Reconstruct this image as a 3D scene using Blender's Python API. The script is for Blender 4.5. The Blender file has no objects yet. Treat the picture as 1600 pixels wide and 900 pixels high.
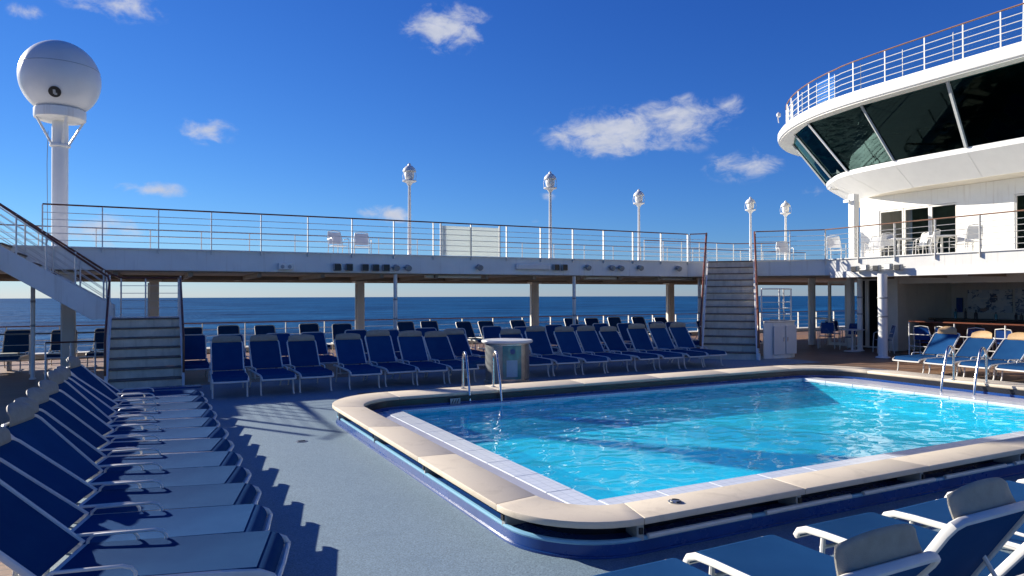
import bpy, bmesh, math, random
from mathutils import Vector, Matrix, Euler
random.seed(7)
S = bpy.context.scene
COL = S.collection
RAD = math.radians

# ------------------------------------------------------------------ camera
cam_d = bpy.data.cameras.new('camera')
cam_d.lens = 24.8; cam_d.sensor_width = 36; cam_d.clip_start = 0.05; cam_d.clip_end = 40000
cam = bpy.data.objects.new('camera', cam_d); COL.objects.link(cam)
EYE = 1.9
cam.matrix_world = (Matrix.Translation((0, 0, EYE)) @ Euler((RAD(90.54), 0, RAD(-27.15)), 'XYZ').to_matrix().to_4x4()
                    @ Matrix.Rotation(RAD(-0.16), 4, 'Z'))
S.camera = cam

# ------------------------------------------------------------------ sky and sun
SUN_EL, SUN_AZ = RAD(22.0), RAD(-33)          # azimuth from +Y towards +X
world = bpy.data.worlds.new('World'); S.world = world; world.use_nodes = True
wt = world.node_tree; wt.nodes.clear()
def wn(t, **k):
    n = wt.nodes.new(t)
    for a, b in k.items(): setattr(n, a, b)
    return n
w_out = wn('ShaderNodeOutputWorld'); w_bg = wn('ShaderNodeBackground')
sky = wn('ShaderNodeTexSky', sky_type='NISHITA'); sky.sun_disc = False
sky.sun_elevation = SUN_EL; sky.sun_rotation = SUN_AZ % (2*math.pi)
sky.air_density = 1.0; sky.dust_density = 0.0; sky.ozone_density = 4.0; sky.altitude = 20
w_bg.inputs[1].default_value = 0.05
tc = wn('ShaderNodeTexCoord')
# every cloud: azimuth (from +X, degrees), elevation, half width, half height (radians), thickness
CLOUDS = [(68,20.7,.072,.041,1.15),(54.4,12.8,.120,.042,1.25),(49.6,13.3,.085,.046,1.1),(44.5,9.8,.070,.028,.72),
          (86.2,12.1,.046,.021,.9),(89.8,7.6,.055,.014,1.0),(92.4,19.9,.07,.025,.85),(97.3,18.4,.026,.013,.85),
          (72.6,6.5,.055,.016,1.0),(60,8,.017,.010,.55),(93,4.5,.055,.028,1.0),(40,7.6,.034,.013,.5),(61,5.9,.02,.008,.5),
          (46,14.2,.036,.026,.72),(150,13,.10,.035,.9),(200,22,.14,.05,.9),(262,12,.12,.04,.9),(305,25,.10,.04,.9),(340,10,.09,.03,.8)]
wl = wt.links.new
prev = None
for az, el, a, b, s in CLOUDS:
    m = wn('ShaderNodeMapping', vector_type='TEXTURE')
    az, el = RAD(az), RAD(el)
    m.inputs['Location'].default_value = (math.cos(el)*math.cos(az), math.cos(el)*math.sin(az), math.sin(el))
    m.inputs['Rotation'].default_value = (0, -el, az)
    m.inputs['Scale'].default_value = (.4, a, b)
    wl(tc.outputs['Generated'], m.inputs['Vector'])
    ln = wn('ShaderNodeVectorMath', operation='LENGTH'); wl(m.outputs[0], ln.inputs[0])
    ma = wn('ShaderNodeMath', operation='MULTIPLY_ADD'); wl(ln.outputs['Value'], ma.inputs[0])
    ma.inputs[1].default_value = -s; ma.inputs[2].default_value = s
    if prev is None: prev = ma.outputs[0]
    else:
        mx = wn('ShaderNodeMath', operation='MAXIMUM'); wl(prev, mx.inputs[0]); wl(ma.outputs[0], mx.inputs[1]); prev = mx.outputs[0]
def noise(vec, sc, det, rough, dist=0):
    mp = wn('ShaderNodeMapping'); mp.inputs['Scale'].default_value = (1, 1, 1.7); wl(vec, mp.inputs[0])
    n = wn('ShaderNodeTexNoise'); n.inputs['Scale'].default_value = sc; n.inputs['Detail'].default_value = det
    n.inputs['Roughness'].default_value = rough; n.inputs['Distortion'].default_value = dist
    wl(mp.outputs[0], n.inputs['Vector']); return n.outputs['Fac']
n1 = noise(tc.outputs['Generated'], 26, 7, .62, .35)
mul = wn('ShaderNodeMath', operation='MULTIPLY_ADD'); wl(n1, mul.inputs[0]); mul.inputs[1].default_value = 2.3; mul.inputs[2].default_value = -1.15
clampm = wn('ShaderNodeClamp'); wl(prev, clampm.inputs[0])
add = wn('ShaderNodeMath', operation='ADD'); wl(clampm.outputs[0], add.inputs[0]); wl(mul.outputs[0], add.inputs[1])
sm = wn('ShaderNodeMapRange', interpolation_type='SMOOTHSTEP'); wl(add.outputs[0], sm.inputs[0])
sm.inputs[1].default_value = .15; sm.inputs[2].default_value = 1.15; sm.inputs[3].default_value = 0; sm.inputs[4].default_value = .95
gate = wn('ShaderNodeMapRange', interpolation_type='SMOOTHSTEP'); wl(clampm.outputs[0], gate.inputs[0])
gate.inputs[1].default_value = 0; gate.inputs[2].default_value = .3
dens = wn('ShaderNodeMath', operation='MULTIPLY'); wl(sm.outputs[0], dens.inputs[0]); wl(gate.outputs[0], dens.inputs[1])
n2 = noise(tc.outputs['Generated'], 40, 4, .55)
cr = wn('ShaderNodeMix', data_type='RGBA'); wl(n2, cr.inputs[0])
cr.inputs[6].default_value = (4.3, 4.9, 6.4, 1); cr.inputs[7].default_value = (7.4, 7.5, 8.2, 1)
sep = wn('ShaderNodeSeparateColor'); wl(sky.outputs[0], sep.inputs[0])
comb = wn('ShaderNodeCombineColor')
# clear maritime air: red falls off faster than blue away from the horizon
for ch, ref, pw, k in ((0, 7.4, 1.45, 4.4), (1, 7.4, 1.22, 5.75), (2, 6.2, .88, 7.5)):
    dv_ = wn('ShaderNodeMath', operation='DIVIDE'); wl(sep.outputs[ch], dv_.inputs[0]); dv_.inputs[1].default_value = ref
    po = wn('ShaderNodeMath', operation='POWER'); wl(dv_.outputs[0], po.inputs[0]); po.inputs[1].default_value = pw
    mu = wn('ShaderNodeMath', operation='MULTIPLY'); wl(po.outputs[0], mu.inputs[0]); mu.inputs[1].default_value = k
    wl(mu.outputs[0], comb.inputs[ch])
cmix = wn('ShaderNodeMix', data_type='RGBA'); wl(dens.outputs[0], cmix.inputs[0]); wl(comb.outputs[0], cmix.inputs[6]); wl(cr.outputs[2], cmix.inputs[7])
wl(cmix.outputs[2], w_bg.inputs[0]); wl(w_bg.outputs[0], w_out.inputs[0])

sun_d = bpy.data.lights.new('sun', 'SUN'); sun_d.energy = 5.0; sun_d.angle = RAD(.53); sun_d.color = (1.0, .93, .82)
sun = bpy.data.objects.new('sun', sun_d); COL.objects.link(sun)
to_sun = Vector((math.sin(SUN_AZ)*math.cos(SUN_EL), math.cos(SUN_AZ)*math.cos(SUN_EL), math.sin(SUN_EL)))
sun.rotation_euler = to_sun.to_track_quat('Z', 'Y').to_euler()
sun.location = to_sun*60

vs = S.view_settings
vs.view_transform = 'Standard'; vs.look = 'None'; vs.gamma = 1; vs.exposure = 1.0; vs.use_curve_mapping = False
S.render.engine = 'CYCLES'
S.cycles.use_denoising = True
S.cycles.max_bounces = 10; S.cycles.transparent_max_bounces = 16
S.cycles.sample_clamp_indirect = 6

# ------------------------------------------------------------------ mesh helpers
class MB:
    """collects verts and faces; build() links them as one mesh object"""
    def __init__(s): s.v = []; s.f = []
    def add(s, vs, fs):
        o = len(s.v); s.v += [Vector(p) for p in vs]; s.f += [tuple(i+o for i in f) for f in fs]; return s
    def box(s, x0, x1, y0, y1, z0, z1, mtx=None):
        vs = [Vector(p) for p in ((x0,y0,z0),(x1,y0,z0),(x1,y1,z0),(x0,y1,z0),(x0,y0,z1),(x1,y0,z1),(x1,y1,z1),(x0,y1,z1))]
        if mtx is not None: vs = [mtx @ p for p in vs]
        return s.add(vs, [(0,3,2,1),(4,5,6,7),(0,1,5,4),(1,2,6,5),(2,3,7,6),(3,0,4,7)])
    def bar(s, p, q, w, h):
        """rectangular bar from p to q, w across, h upwards"""
        p, q = Vector(p), Vector(q); d = (q-p).normalized()
        up = Vector((0,0,1)) if abs(d.z) < .99 else Vector((0,1,0))
        a = d.cross(up).normalized(); b = a.cross(d).normalized(); a *= w/2; b *= h/2
        vs = [p-a-b, p+a-b, p+a+b, p-a+b, q-a-b, q+a-b, q+a+b, q-a+b]
        return s.add(vs, [(0,1,2,3),(4,7,6,5),(0,4,5,1),(1,5,6,2),(2,6,7,3),(3,7,4,0)])
    def tube(s, pts, r, n=8, closed=False, ry=None):
        pts = [Vector(p) for p in pts]; m = len(pts); ry = ry or r
        ref = None; rings = []
        for i, p in enumerate(pts):
            if closed: t = pts[(i+1) % m]-pts[i-1]
            else: t = pts[min(i+1, m-1)]-pts[max(i-1, 0)]
            t.normalize()
            if ref is None:
                ref = Vector((0,0,1)) if abs(t.z) < .95 else Vector((1,0,0))
            a = t.cross(ref)
            if a.length < 1e-4: a = t.cross(Vector((0,1,0)))
            a.normalize(); b = a.cross(t).normalized(); ref = b
            rings.append([p + a*math.cos(2*math.pi*k/n)*r + b*math.sin(2*math.pi*k/n)*ry for k in range(n)])
        vs = [q for g in rings for q in g]; fs = []
        for i in range(m if closed else m-1):
            j = (i+1) % m
            for k in range(n): fs.append((i*n+k, i*n+(k+1) % n, j*n+(k+1) % n, j*n+k))
        if not closed: fs += [tuple(reversed(range(n))), tuple((m-1)*n+k for k in range(n))]
        return s.add(vs, fs)
    def lathe(s, prof, n=24, c=(0,0,0)):
        vs = []; fs = []; m = len(prof); c = Vector(c)
        for r, z in prof:
            for k in range(n):
                a = 2*math.pi*k/n; vs.append(c+Vector((r*math.cos(a), r*math.sin(a), z)))
        for i in range(m-1):
            for k in range(n): fs.append((i*n+k, i*n+(k+1) % n, (i+1)*n+(k+1) % n, (i+1)*n+k))
        if prof[0][0] > 1e-4: fs.append(tuple(reversed(range(n))))
        if prof[-1][0] > 1e-4: fs.append(tuple((m-1)*n+k for k in range(n)))
        return s.add(vs, fs)
    def prism(s, poly, z0, z1):
        n = len(poly)
        vs = [(p[0], p[1], z0) for p in poly]+[(p[0], p[1], z1) for p in poly]
        fs = [tuple(reversed(range(n))), tuple(range(n, 2*n))]+[(i, (i+1) % n, n+(i+1) % n, n+i) for i in range(n)]
        return s.add(vs, fs)
    def ring(s, outer, inner, z0, z1, closed=True):
        """slab between two outlines with the same number of points"""
        n = len(outer); vs = []
        for o, i in zip(outer, inner): vs += [(o[0],o[1],z0),(o[0],o[1],z1),(i[0],i[1],z1),(i[0],i[1],z0)]
        fs = []
        for k in range(n if closed else n-1):
            a, b = 4*k, 4*((k+1) % n)
            for e in range(4): fs.append((a+e, b+e, b+(e+1) % 4, a+(e+1) % 4))
        if not closed: fs += [(0,1,2,3), tuple(4*(n-1)+e for e in (3,2,1,0))]
        return s.add(vs, fs)
    def strip(s, a, b):
        """ruled surface between two polylines"""
        n = len(a); return s.add(list(a)+list(b), [(i, i+1, n+i+1, n+i) for i in range(n-1)])
    def mesh(s, name, mat, smooth=40, bevel=0, seg=1, off=None):
        me = bpy.data.meshes.new(name)
        vs = s.v if off is None else [p-off for p in s.v]
        me.from_pydata([tuple(p) for p in vs], [], s.f); me.update()
        bm = bmesh.new(); bm.from_mesh(me)
        if bevel:
            bmesh.ops.remove_doubles(bm, verts=bm.verts, dist=1e-5)
            es = [e for e in bm.edges if e.is_manifold and e.calc_face_angle(0) > RAD(28)]
            bmesh.ops.bevel(bm, geom=es, offset=bevel, segments=seg, profile=.5, affect='EDGES', clamp_overlap=True)
        bmesh.ops.recalc_face_normals(bm, faces=bm.faces)
        bm.to_mesh(me); bm.free()
        if smooth:
            if bevel: smooth = min(smooth, 24)
            me.shade_smooth(); me.set_sharp_from_angle(angle=RAD(smooth))
        me.materials.append(mat)
        return me
    def build(s, name, mat, parent=None, **k):
        off = None
        if parent is not None and parent.get('_world'): off = Vector(parent['_world'])
        return link(name, s.mesh(name, mat, off=off, **k), parent)
def link(name, me, parent=None, loc=None):
    o = bpy.data.objects.new(name, me); COL.objects.link(o)
    if parent is not None: o.parent = parent
    if loc is not None: o.location = loc
    return o
def tag(o, label=None, cat=None, group=None, kind=None):
    for k, v in (('label', label), ('category', cat), ('group', group), ('kind', kind)):
        if v: o[k] = v
    return o
WORLD = {}
def thing(name, label, cat, loc=(0,0,0), rotz=0, group=None, world=False):
    """an Empty at the thing's base; world=True: its parts are given in world coordinates"""
    o = bpy.data.objects.new(name, None); COL.objects.link(o)
    o.empty_display_size = .2; o.location = loc; o.rotation_euler = (0, 0, rotz)
    tag(o, label, cat, group)
    if world: o['_world'] = tuple(loc)
    return o
def copy_tree(o, parent=None):
    c = o.copy(); COL.objects.link(c); c.parent = parent
    for ch in list(o.children): copy_tree(ch, c)
    return c
def rrect(x0, x1, y0, y1, r, n=10):
    """rounded rectangle outline; r = radii at (x0,y0),(x1,y0),(x1,y1),(x0,y1)"""
    if not isinstance(r, (tuple, list)): r = (r,)*4
    out = []
    for (cx, cy, sx, sy, a0, rr) in ((x0,y0,1,1,180,r[0]),(x1,y0,-1,1,270,r[1]),(x1,y1,-1,-1,0,r[2]),(x0,y1,1,-1,90,r[3])):
        for k in range(n+1):
            a = RAD(a0+90*k/n); out.append((cx+sx*rr+rr*math.cos(a), cy+sy*rr+rr*math.sin(a)))
    return out

# ------------------------------------------------------------------ materials
def mat_new(name):
    m = bpy.data.materials.new(name); m.use_nodes = True
    nt = m.node_tree; b = nt.nodes['Principled BSDF']
    return m, nt, b
def nd(nt, t, **k):
    n = nt.nodes.new(t)
    for a, v in k.items():
        if hasattr(n, a): setattr(n, a, v)
        else: n.inputs[a].default_value = v
    return n
def pbr(name, col, rough=.5, metal=0, var=.12, vs=2.5, bump=0, bs=80, spec=.5, col2=None, rvar=.12, rand=0, coord='Object', coat=0, streak=0):
    """base colour with broad and fine variation, roughness variation and fine relief"""
    m, nt, b = mat_new(name); L = nt.links.new
    t = nd(nt, 'ShaderNodeTexCoord'); geo = nd(nt, 'ShaderNodeNewGeometry')
    vec = t.outputs[coord] if coord != 'Position' else geo.outputs['Position']
    n1 = nd(nt, 'ShaderNodeTexNoise'); n1.inputs['Scale'].default_value = vs; n1.inputs['Detail'].default_value = 6; n1.inputs['Roughness'].default_value = .65
    L(vec, n1.inputs['Vector'])
    mx = nd(nt, 'ShaderNodeMix', data_type='RGBA')
    mr = nd(nt, 'ShaderNodeMapRange'); L(n1.outputs['Fac'], mr.inputs[0]); mr.inputs[1].default_value = .3; mr.inputs[2].default_value = .7
    L(mr.outputs[0], mx.inputs[0])
    c2 = col2 or tuple(c*(1-var*2) for c in col)
    mx.inputs[6].default_value = (*col, 1); mx.inputs[7].default_value = (*c2, 1)
    out = mx.outputs[2]
    if streak:       # vertical run marks and rust specks on painted steel
        mp = nd(nt, 'ShaderNodeMapping'); mp.inputs['Scale'].default_value = (5, 5, .35); L(vec, mp.inputs[0])
        n3 = nd(nt, 'ShaderNodeTexNoise'); n3.inputs['Scale'].default_value = 2.0; n3.inputs['Detail'].default_value = 5; L(mp.outputs[0], n3.inputs['Vector'])
        r3 = nd(nt, 'ShaderNodeMapRange'); L(n3.outputs['Fac'], r3.inputs[0]); r3.inputs[1].default_value = .56; r3.inputs[2].default_value = .78; r3.inputs[4].default_value = streak
        m3 = nd(nt, 'ShaderNodeMix', data_type='RGBA'); L(r3.outputs[0], m3.inputs[0]); L(out, m3.inputs[6]); m3.inputs[7].default_value = (.36, .27, .17, 1); out = m3.outputs[2]
    if rand:
        oi = nd(nt, 'ShaderNodeObjectInfo'); hs = nd(nt, 'ShaderNodeHueSaturation')
        rr = nd(nt, 'ShaderNodeMapRange'); L(oi.outputs['Random'], rr.inputs[0]); rr.inputs[3].default_value = 1-rand; rr.inputs[4].default_value = 1+rand
        L(rr.outputs[0], hs.inputs['Value']); L(out, hs.inputs['Color']); out = hs.outputs[0]
    L(out, b.inputs['Base Color'])
    r2 = nd(nt, 'ShaderNodeMapRange'); L(n1.outputs['Fac'], r2.inputs[0]); r2.inputs[3].default_value = max(.02, rough-rvar); r2.inputs[4].default_value = min(1, rough+rvar); L(r2.outputs[0], b.inputs['Roughness'])
    b.inputs['Metallic'].default_value = metal; b.inputs['Specular IOR Level'].default_value = spec
    if coat: b.inputs['Coat Weight'].default_value = coat
    if bump:
        n2 = nd(nt, 'ShaderNodeTexNoise'); n2.inputs['Scale'].default_value = bs; n2.inputs['Detail'].default_value = 3; L(vec, n2.inputs['Vector'])
        bp = nd(nt, 'ShaderNodeBump'); bp.inputs['Strength'].default_value = bump; bp.inputs['Distance'].default_value = .01
        L(n2.outputs['Fac'], bp.inputs['Height']); L(bp.outputs[0], b.inputs['Normal'])
    return m
M = {}
M['white'] = pbr('white_paint', (.82,.805,.745), .38, var=.05, vs=1.3, streak=.30, coord='Position')
M['white_clean'] = pbr('white_gloss_paint', (.70,.695,.67), .32, var=.03, vs=3, coord='Position')
M['white_metal'] = pbr('white_powder_coat', (.72,.70,.64), .36, var=.06, vs=9, rand=.06)
M['cream'] = pbr('cream_paint', (.74,.68,.57), .5, var=.08, vs=1.5, streak=.2, coord='Position')
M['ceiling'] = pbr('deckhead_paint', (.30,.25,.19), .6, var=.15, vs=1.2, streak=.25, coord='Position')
M['navy'] = pbr('navy_paint', (.010,.060,.25), .28, var=.15, vs=3, coord='Position')
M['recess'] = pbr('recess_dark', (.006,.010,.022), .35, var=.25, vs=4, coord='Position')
M['pale_blue'] = pbr('pale_blue_paint', (.20,.42,.58), .25, var=.08, vs=5, coord='Position')
M['steel'] = pbr('stainless', (.62,.62,.62), .22, metal=1, var=.06, vs=8, rvar=.08)
M['steel_dull'] = pbr('brushed_steel', (.42,.44,.44), .38, metal=.85, var=.18, vs=5, bump=.25, bs=40)
M['grey'] = pbr('grey_paint', (.36,.38,.38), .45, var=.1)
M['black'] = pbr('black_plastic', (.012,.013,.015), .4, var=.2)
M['handrail'] = pbr('varnished_handrail', (.20,.062,.028), .3, var=.25, vs=4, coord='Position')
M['handrail_pale'] = pbr('weathered_handrail', (.33,.17,.10), .45, var=.2, vs=4, coord='Position')
M['headrest'] = pbr('grey_mesh_headrest', (.33,.31,.25), .65, var=.10, vs=14, bump=.3, bs=300, rand=.08)
M['headrest_tan'] = pbr('tan_headrest', (.52,.33,.15), .6, var=.10, vs=10, bump=.3, bs=300, rand=.08)
M['tread'] = pbr('stair_tread', (.22,.165,.125), .7, var=.2, vs=6, coord='Position')
M['riser'] = pbr('stair_riser', (.80,.69,.53), .55, var=.14, vs=4, coord='Position', streak=.5)
M['counter'] = pbr('dark_counter', (.02,.016,.014), .3, var=.2)
M['teal_panel'] = pbr('teal_panel', (.05,.24,.27), .2, var=.15, vs=6, coat=.3)
M['rope'] = pbr('dark_rubber', (.03,.03,.03), .6)
M['lamp_glass'] = pbr('frosted_globe', (.78,.76,.70), .55, var=.04)
M['lamp_glass'].node_tree.nodes['Principled BSDF'].inputs['Transmission Weight'].default_value = 0

def sling():
    m, nt, b = mat_new('blue_sling_fabric'); L = nt.links.new
    t = nd(nt, 'ShaderNodeTexCoord'); oi = nd(nt, 'ShaderNodeObjectInfo')
    w1 = nd(nt, 'ShaderNodeTexWave', bands_direction='X'); w1.inputs['Scale'].default_value = 90; L(t.outputs['Object'], w1.inputs['Vector'])
    w2 = nd(nt, 'ShaderNodeTexWave', bands_direction='Y'); w2.inputs['Scale'].default_value = 90; L(t.outputs['Object'], w2.inputs['Vector'])
    mm = nd(nt, 'ShaderNodeMath', operation='MAXIMUM'); L(w1.outputs['Fac'], mm.inputs[0]); L(w2.outputs['Fac'], mm.inputs[1])
    n = nd(nt, 'ShaderNodeTexNoise'); n.inputs['Scale'].default_value = 4; n.inputs['Detail'].default_value = 6; L(t.outputs['Object'], n.inputs['Vector'])
    mx = nd(nt, 'ShaderNodeMix', data_type='RGBA'); L(n.outputs['Fac'], mx.inputs[0])
    mx.inputs[6].default_value = (.008,.048,.150,1); mx.inputs[7].default_value = (.018,.080,.205,1)
    rr = nd(nt, 'ShaderNodeMapRange'); L(oi.outputs['Random'], rr.inputs[0]); rr.inputs[3].default_value = .85; rr.inputs[4].default_value = 1.18
    hs = nd(nt, 'ShaderNodeHueSaturation'); L(rr.outputs[0], hs.inputs['Value']); L(mx.outputs[2], hs.inputs['Color'])
    L(hs.outputs[0], b.inputs['Base Color']); b.inputs['Roughness'].default_value = .75; b.inputs['Specular IOR Level'].default_value = .03; b.inputs['Specular Tint'].default_value = (.55,.75,1,1)
    b.inputs['Sheen Weight'].default_value = .0; b.inputs['Sheen Roughness'].default_value = .4; b.inputs['Sheen Tint'].default_value = (.6,.75,1,1)
    bp = nd(nt, 'ShaderNodeBump'); bp.inputs['Strength'].default_value = .35; bp.inputs['Distance'].default_value = .003
    L(mm.outputs[0], bp.inputs['Height']); L(bp.outputs[0], b.inputs['Normal'])
    tr = nd(nt, 'ShaderNodeBsdfTranslucent'); L(hs.outputs[0], tr.inputs['Color'])
    ms = nd(nt, 'ShaderNodeMixShader'); ms.inputs[0].default_value = .12
    L(b.outputs[0], ms.inputs[1]); L(tr.outputs[0], ms.inputs[2]); L(ms.outputs[0], nt.nodes['Material Output'].inputs[0])
    return m
M['sling'] = sling()

def deck_teak(name='teak_planking', c1=(.30,.155,.075), c2=(.22,.115,.06), rot=0.0):
    m, nt, b = mat_new(name); L = nt.links.new
    g = nd(nt, 'ShaderNodeNewGeometry'); mp = nd(nt, 'ShaderNodeMapping'); mp.inputs['Rotation'].default_value = (0,0,rot)
    L(g.outputs['Position'], mp.inputs[0])
    br = nd(nt, 'ShaderNodeTexBrick'); br.inputs['Scale'].default_value = 1; br.inputs['Brick Width'].default_value = 3.0; br.inputs['Row Height'].default_value = .115
    br.inputs['Mortar Size'].default_value = .006; br.inputs['Mortar Smooth'].default_value = .1
    br.inputs['Color1'].default_value = (*c1,1); br.inputs['Color2'].default_value = (*c2,1); br.inputs['Mortar'].default_value = (.02,.016,.013,1)
    L(mp.outputs[0], br.inputs['Vector'])
    m2 = nd(nt, 'ShaderNodeMapping'); m2.inputs['Scale'].default_value = (.6, 14, 1); L(mp.outputs[0], m2.inputs[0])
    n = nd(nt, 'ShaderNodeTexNoise'); n.inputs['Scale'].default_value = 3; n.inputs['Detail'].default_value = 7; L(m2.outputs[0], n.inputs['Vector'])
    n5 = nd(nt, 'ShaderNodeTexNoise'); n5.inputs['Scale'].default_value = .7; n5.inputs['Detail'].default_value = 5; L(g.outputs['Position'], n5.inputs['Vector'])
    mx = nd(nt, 'ShaderNodeMix', data_type='RGBA', blend_type='MULTIPLY'); mx.inputs[0].default_value = .7; L(br.outputs['Color'], mx.inputs[6])
    r = nd(nt, 'ShaderNodeMapRange'); L(n.outputs['Fac'], r.inputs[0]); r.inputs[1].default_value = .25; r.inputs[2].default_value = .75; r.inputs[3].default_value = .55; r.inputs[4].default_value = 1.25
    L(r.outputs[0], mx.inputs[7])
    r5 = nd(nt, 'ShaderNodeMapRange'); L(n5.outputs['Fac'], r5.inputs[0]); r5.inputs[1].default_value = .35; r5.inputs[2].default_value = .7; r5.inputs[4].default_value = .45
    mg = nd(nt, 'ShaderNodeMix', data_type='RGBA'); L(r5.outputs[0], mg.inputs[0]); L(mx.outputs[2], mg.inputs[6]); mg.inputs[7].default_value = (.24,.19,.15,1)
    L(mg.outputs[2], b.inputs['Base Color']); b.inputs['Roughness'].default_value = .55
    bp = nd(nt, 'ShaderNodeBump'); bp.inputs['Strength'].default_value = .4; bp.inputs['Distance'].default_value = .006; L(br.outputs['Fac'], bp.inputs['Height']); bp.invert = True
    L(bp.outputs[0], b.inputs['Normal'])
    return m
M['teak'] = deck_teak()

def blue_deck():
    m, nt, b = mat_new('blue_deck_coating'); L = nt.links.new
    g = nd(nt, 'ShaderNodeNewGeometry')
    n1 = nd(nt, 'ShaderNodeTexNoise'); n1.inputs['Scale'].default_value = .8; n1.inputs['Detail'].default_value = 8; n1.inputs['Roughness'].default_value = .6; L(g.outputs['Position'], n1.inputs['Vector'])
    n2 = nd(nt, 'ShaderNodeTexNoise'); n2.inputs['Scale'].default_value = 85; n2.inputs['Detail'].default_value = 3; n2.inputs['Roughness'].default_value = .7; L(g.outputs['Position'], n2.inputs['Vector'])
    mx = nd(nt, 'ShaderNodeMix', data_type='RGBA'); L(n1.outputs['Fac'], mx.inputs[0]); mx.inputs[6].default_value = (.150,.220,.270,1); mx.inputs[7].default_value = (.190,.260,.310,1)
    r = nd(nt, 'ShaderNodeMapRange'); L(n2.outputs['Fac'], r.inputs[0]); r.inputs[1].default_value = .3; r.inputs[2].default_value = .7; r.inputs[3].default_value = .55; r.inputs[4].default_value = 1.42
    m2 = nd(nt, 'ShaderNodeMix', data_type='RGBA', blend_type='MULTIPLY'); m2.inputs[0].default_value = 1; L(mx.outputs[2], m2.inputs[6]); L(r.outputs[0], m2.inputs[7])
    n3 = nd(nt, 'ShaderNodeTexNoise'); n3.inputs['Scale'].default_value = 2.3; n3.inputs['Detail'].default_value = 9; n3.inputs['Distortion'].default_value = 1.2; L(g.outputs['Position'], n3.inputs['Vector'])
    r3 = nd(nt, 'ShaderNodeMapRange'); L(n3.outputs['Fac'], r3.inputs[0]); r3.inputs[1].default_value = .55; r3.inputs[2].default_value = .72; r3.inputs[4].default_value = .28
    m3 = nd(nt, 'ShaderNodeMix', data_type='RGBA'); L(r3.outputs[0], m3.inputs[0]); L(m2.outputs[2], m3.inputs[6]); m3.inputs[7].default_value = (.13,.19,.25,1)
    L(m3.outputs[2], b.inputs['Base Color']); b.inputs['Roughness'].default_value = .6; b.inputs['Specular IOR Level'].default_value = .4
    bp = nd(nt, 'ShaderNodeBump'); bp.inputs['Strength'].default_value = .5; bp.inputs['Distance'].default_value = .006; L(n2.outputs['Fac'], bp.inputs['Height']); L(bp.outputs[0], b.inputs['Normal'])
    return m
M['deck_blue'] = blue_deck()

def coping_mat():
    m, nt, b = mat_new('coping_stone'); L = nt.links.new
    g = nd(nt, 'ShaderNodeNewGeometry'); oi = nd(nt, 'ShaderNodeObjectInfo')
    n1 = nd(nt, 'ShaderNodeTexNoise'); n1.inputs['Scale'].default_value = 1.6; n1.inputs['Detail'].default_value = 8; n1.inputs['Roughness'].default_value = .62; L(g.outputs['Position'], n1.inputs['Vector'])
    n2 = nd(nt, 'ShaderNodeTexNoise'); n2.inputs['Scale'].default_value = 130; n2.inputs['Detail'].default_value = 2; L(g.outputs['Position'], n2.inputs['Vector'])
    mx = nd(nt, 'ShaderNodeMix', data_type='RGBA'); L(n1.outputs['Fac'], mx.inputs[0]); mx.inputs[6].default_value = (.57,.49,.37,1); mx.inputs[7].default_value = (.65,.57,.44,1)
    r = nd(nt, 'ShaderNodeMapRange'); L(n2.outputs['Fac'], r.inputs[0]); r.inputs[3].default_value = .9; r.inputs[4].default_value = 1.1
    m2 = nd(nt, 'ShaderNodeMix', data_type='RGBA', blend_type='MULTIPLY'); m2.inputs[0].default_value = 1; L(mx.outputs[2], m2.inputs[6]); L(r.outputs[0], m2.inputs[7])
    n3 = nd(nt, 'ShaderNodeTexNoise'); n3.inputs['Scale'].default_value = 3.2; n3.inputs['Detail'].default_value = 9; n3.inputs['Roughness'].default_value = .7; n3.inputs['Distortion'].default_value = .8; L(g.outputs['Position'], n3.inputs['Vector'])
    r3 = nd(nt, 'ShaderNodeMapRange'); L(n3.outputs['Fac'], r3.inputs[0]); r3.inputs[1].default_value = .54; r3.inputs[2].default_value = .74; r3.inputs[4].default_value = .42
    m3 = nd(nt, 'ShaderNodeMix', data_type='RGBA'); L(r3.outputs[0], m3.inputs[0]); L(m2.outputs[2], m3.inputs[6]); m3.inputs[7].default_value = (.30,.25,.18,1)
    hs = nd(nt, 'ShaderNodeHueSaturation'); rr = nd(nt, 'ShaderNodeMapRange'); L(oi.outputs['Random'], rr.inputs[0]); rr.inputs[3].default_value = .98; rr.inputs[4].default_value = 1.02
    L(rr.outputs[0], hs.inputs['Value']); L(m3.outputs[2], hs.inputs['Color'])
    bpc = nd(nt, 'ShaderNodeBump'); bpc.inputs['Strength'].default_value = .25; bpc.inputs['Distance'].default_value = .003; L(n2.outputs['Fac'], bpc.inputs['Height']); L(bpc.outputs[0], b.inputs['Normal']); L(hs.outputs[0], b.inputs['Base Color'])
    b.inputs['Roughness'].default_value = .5
    return m
M['coping'] = coping_mat()

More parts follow.
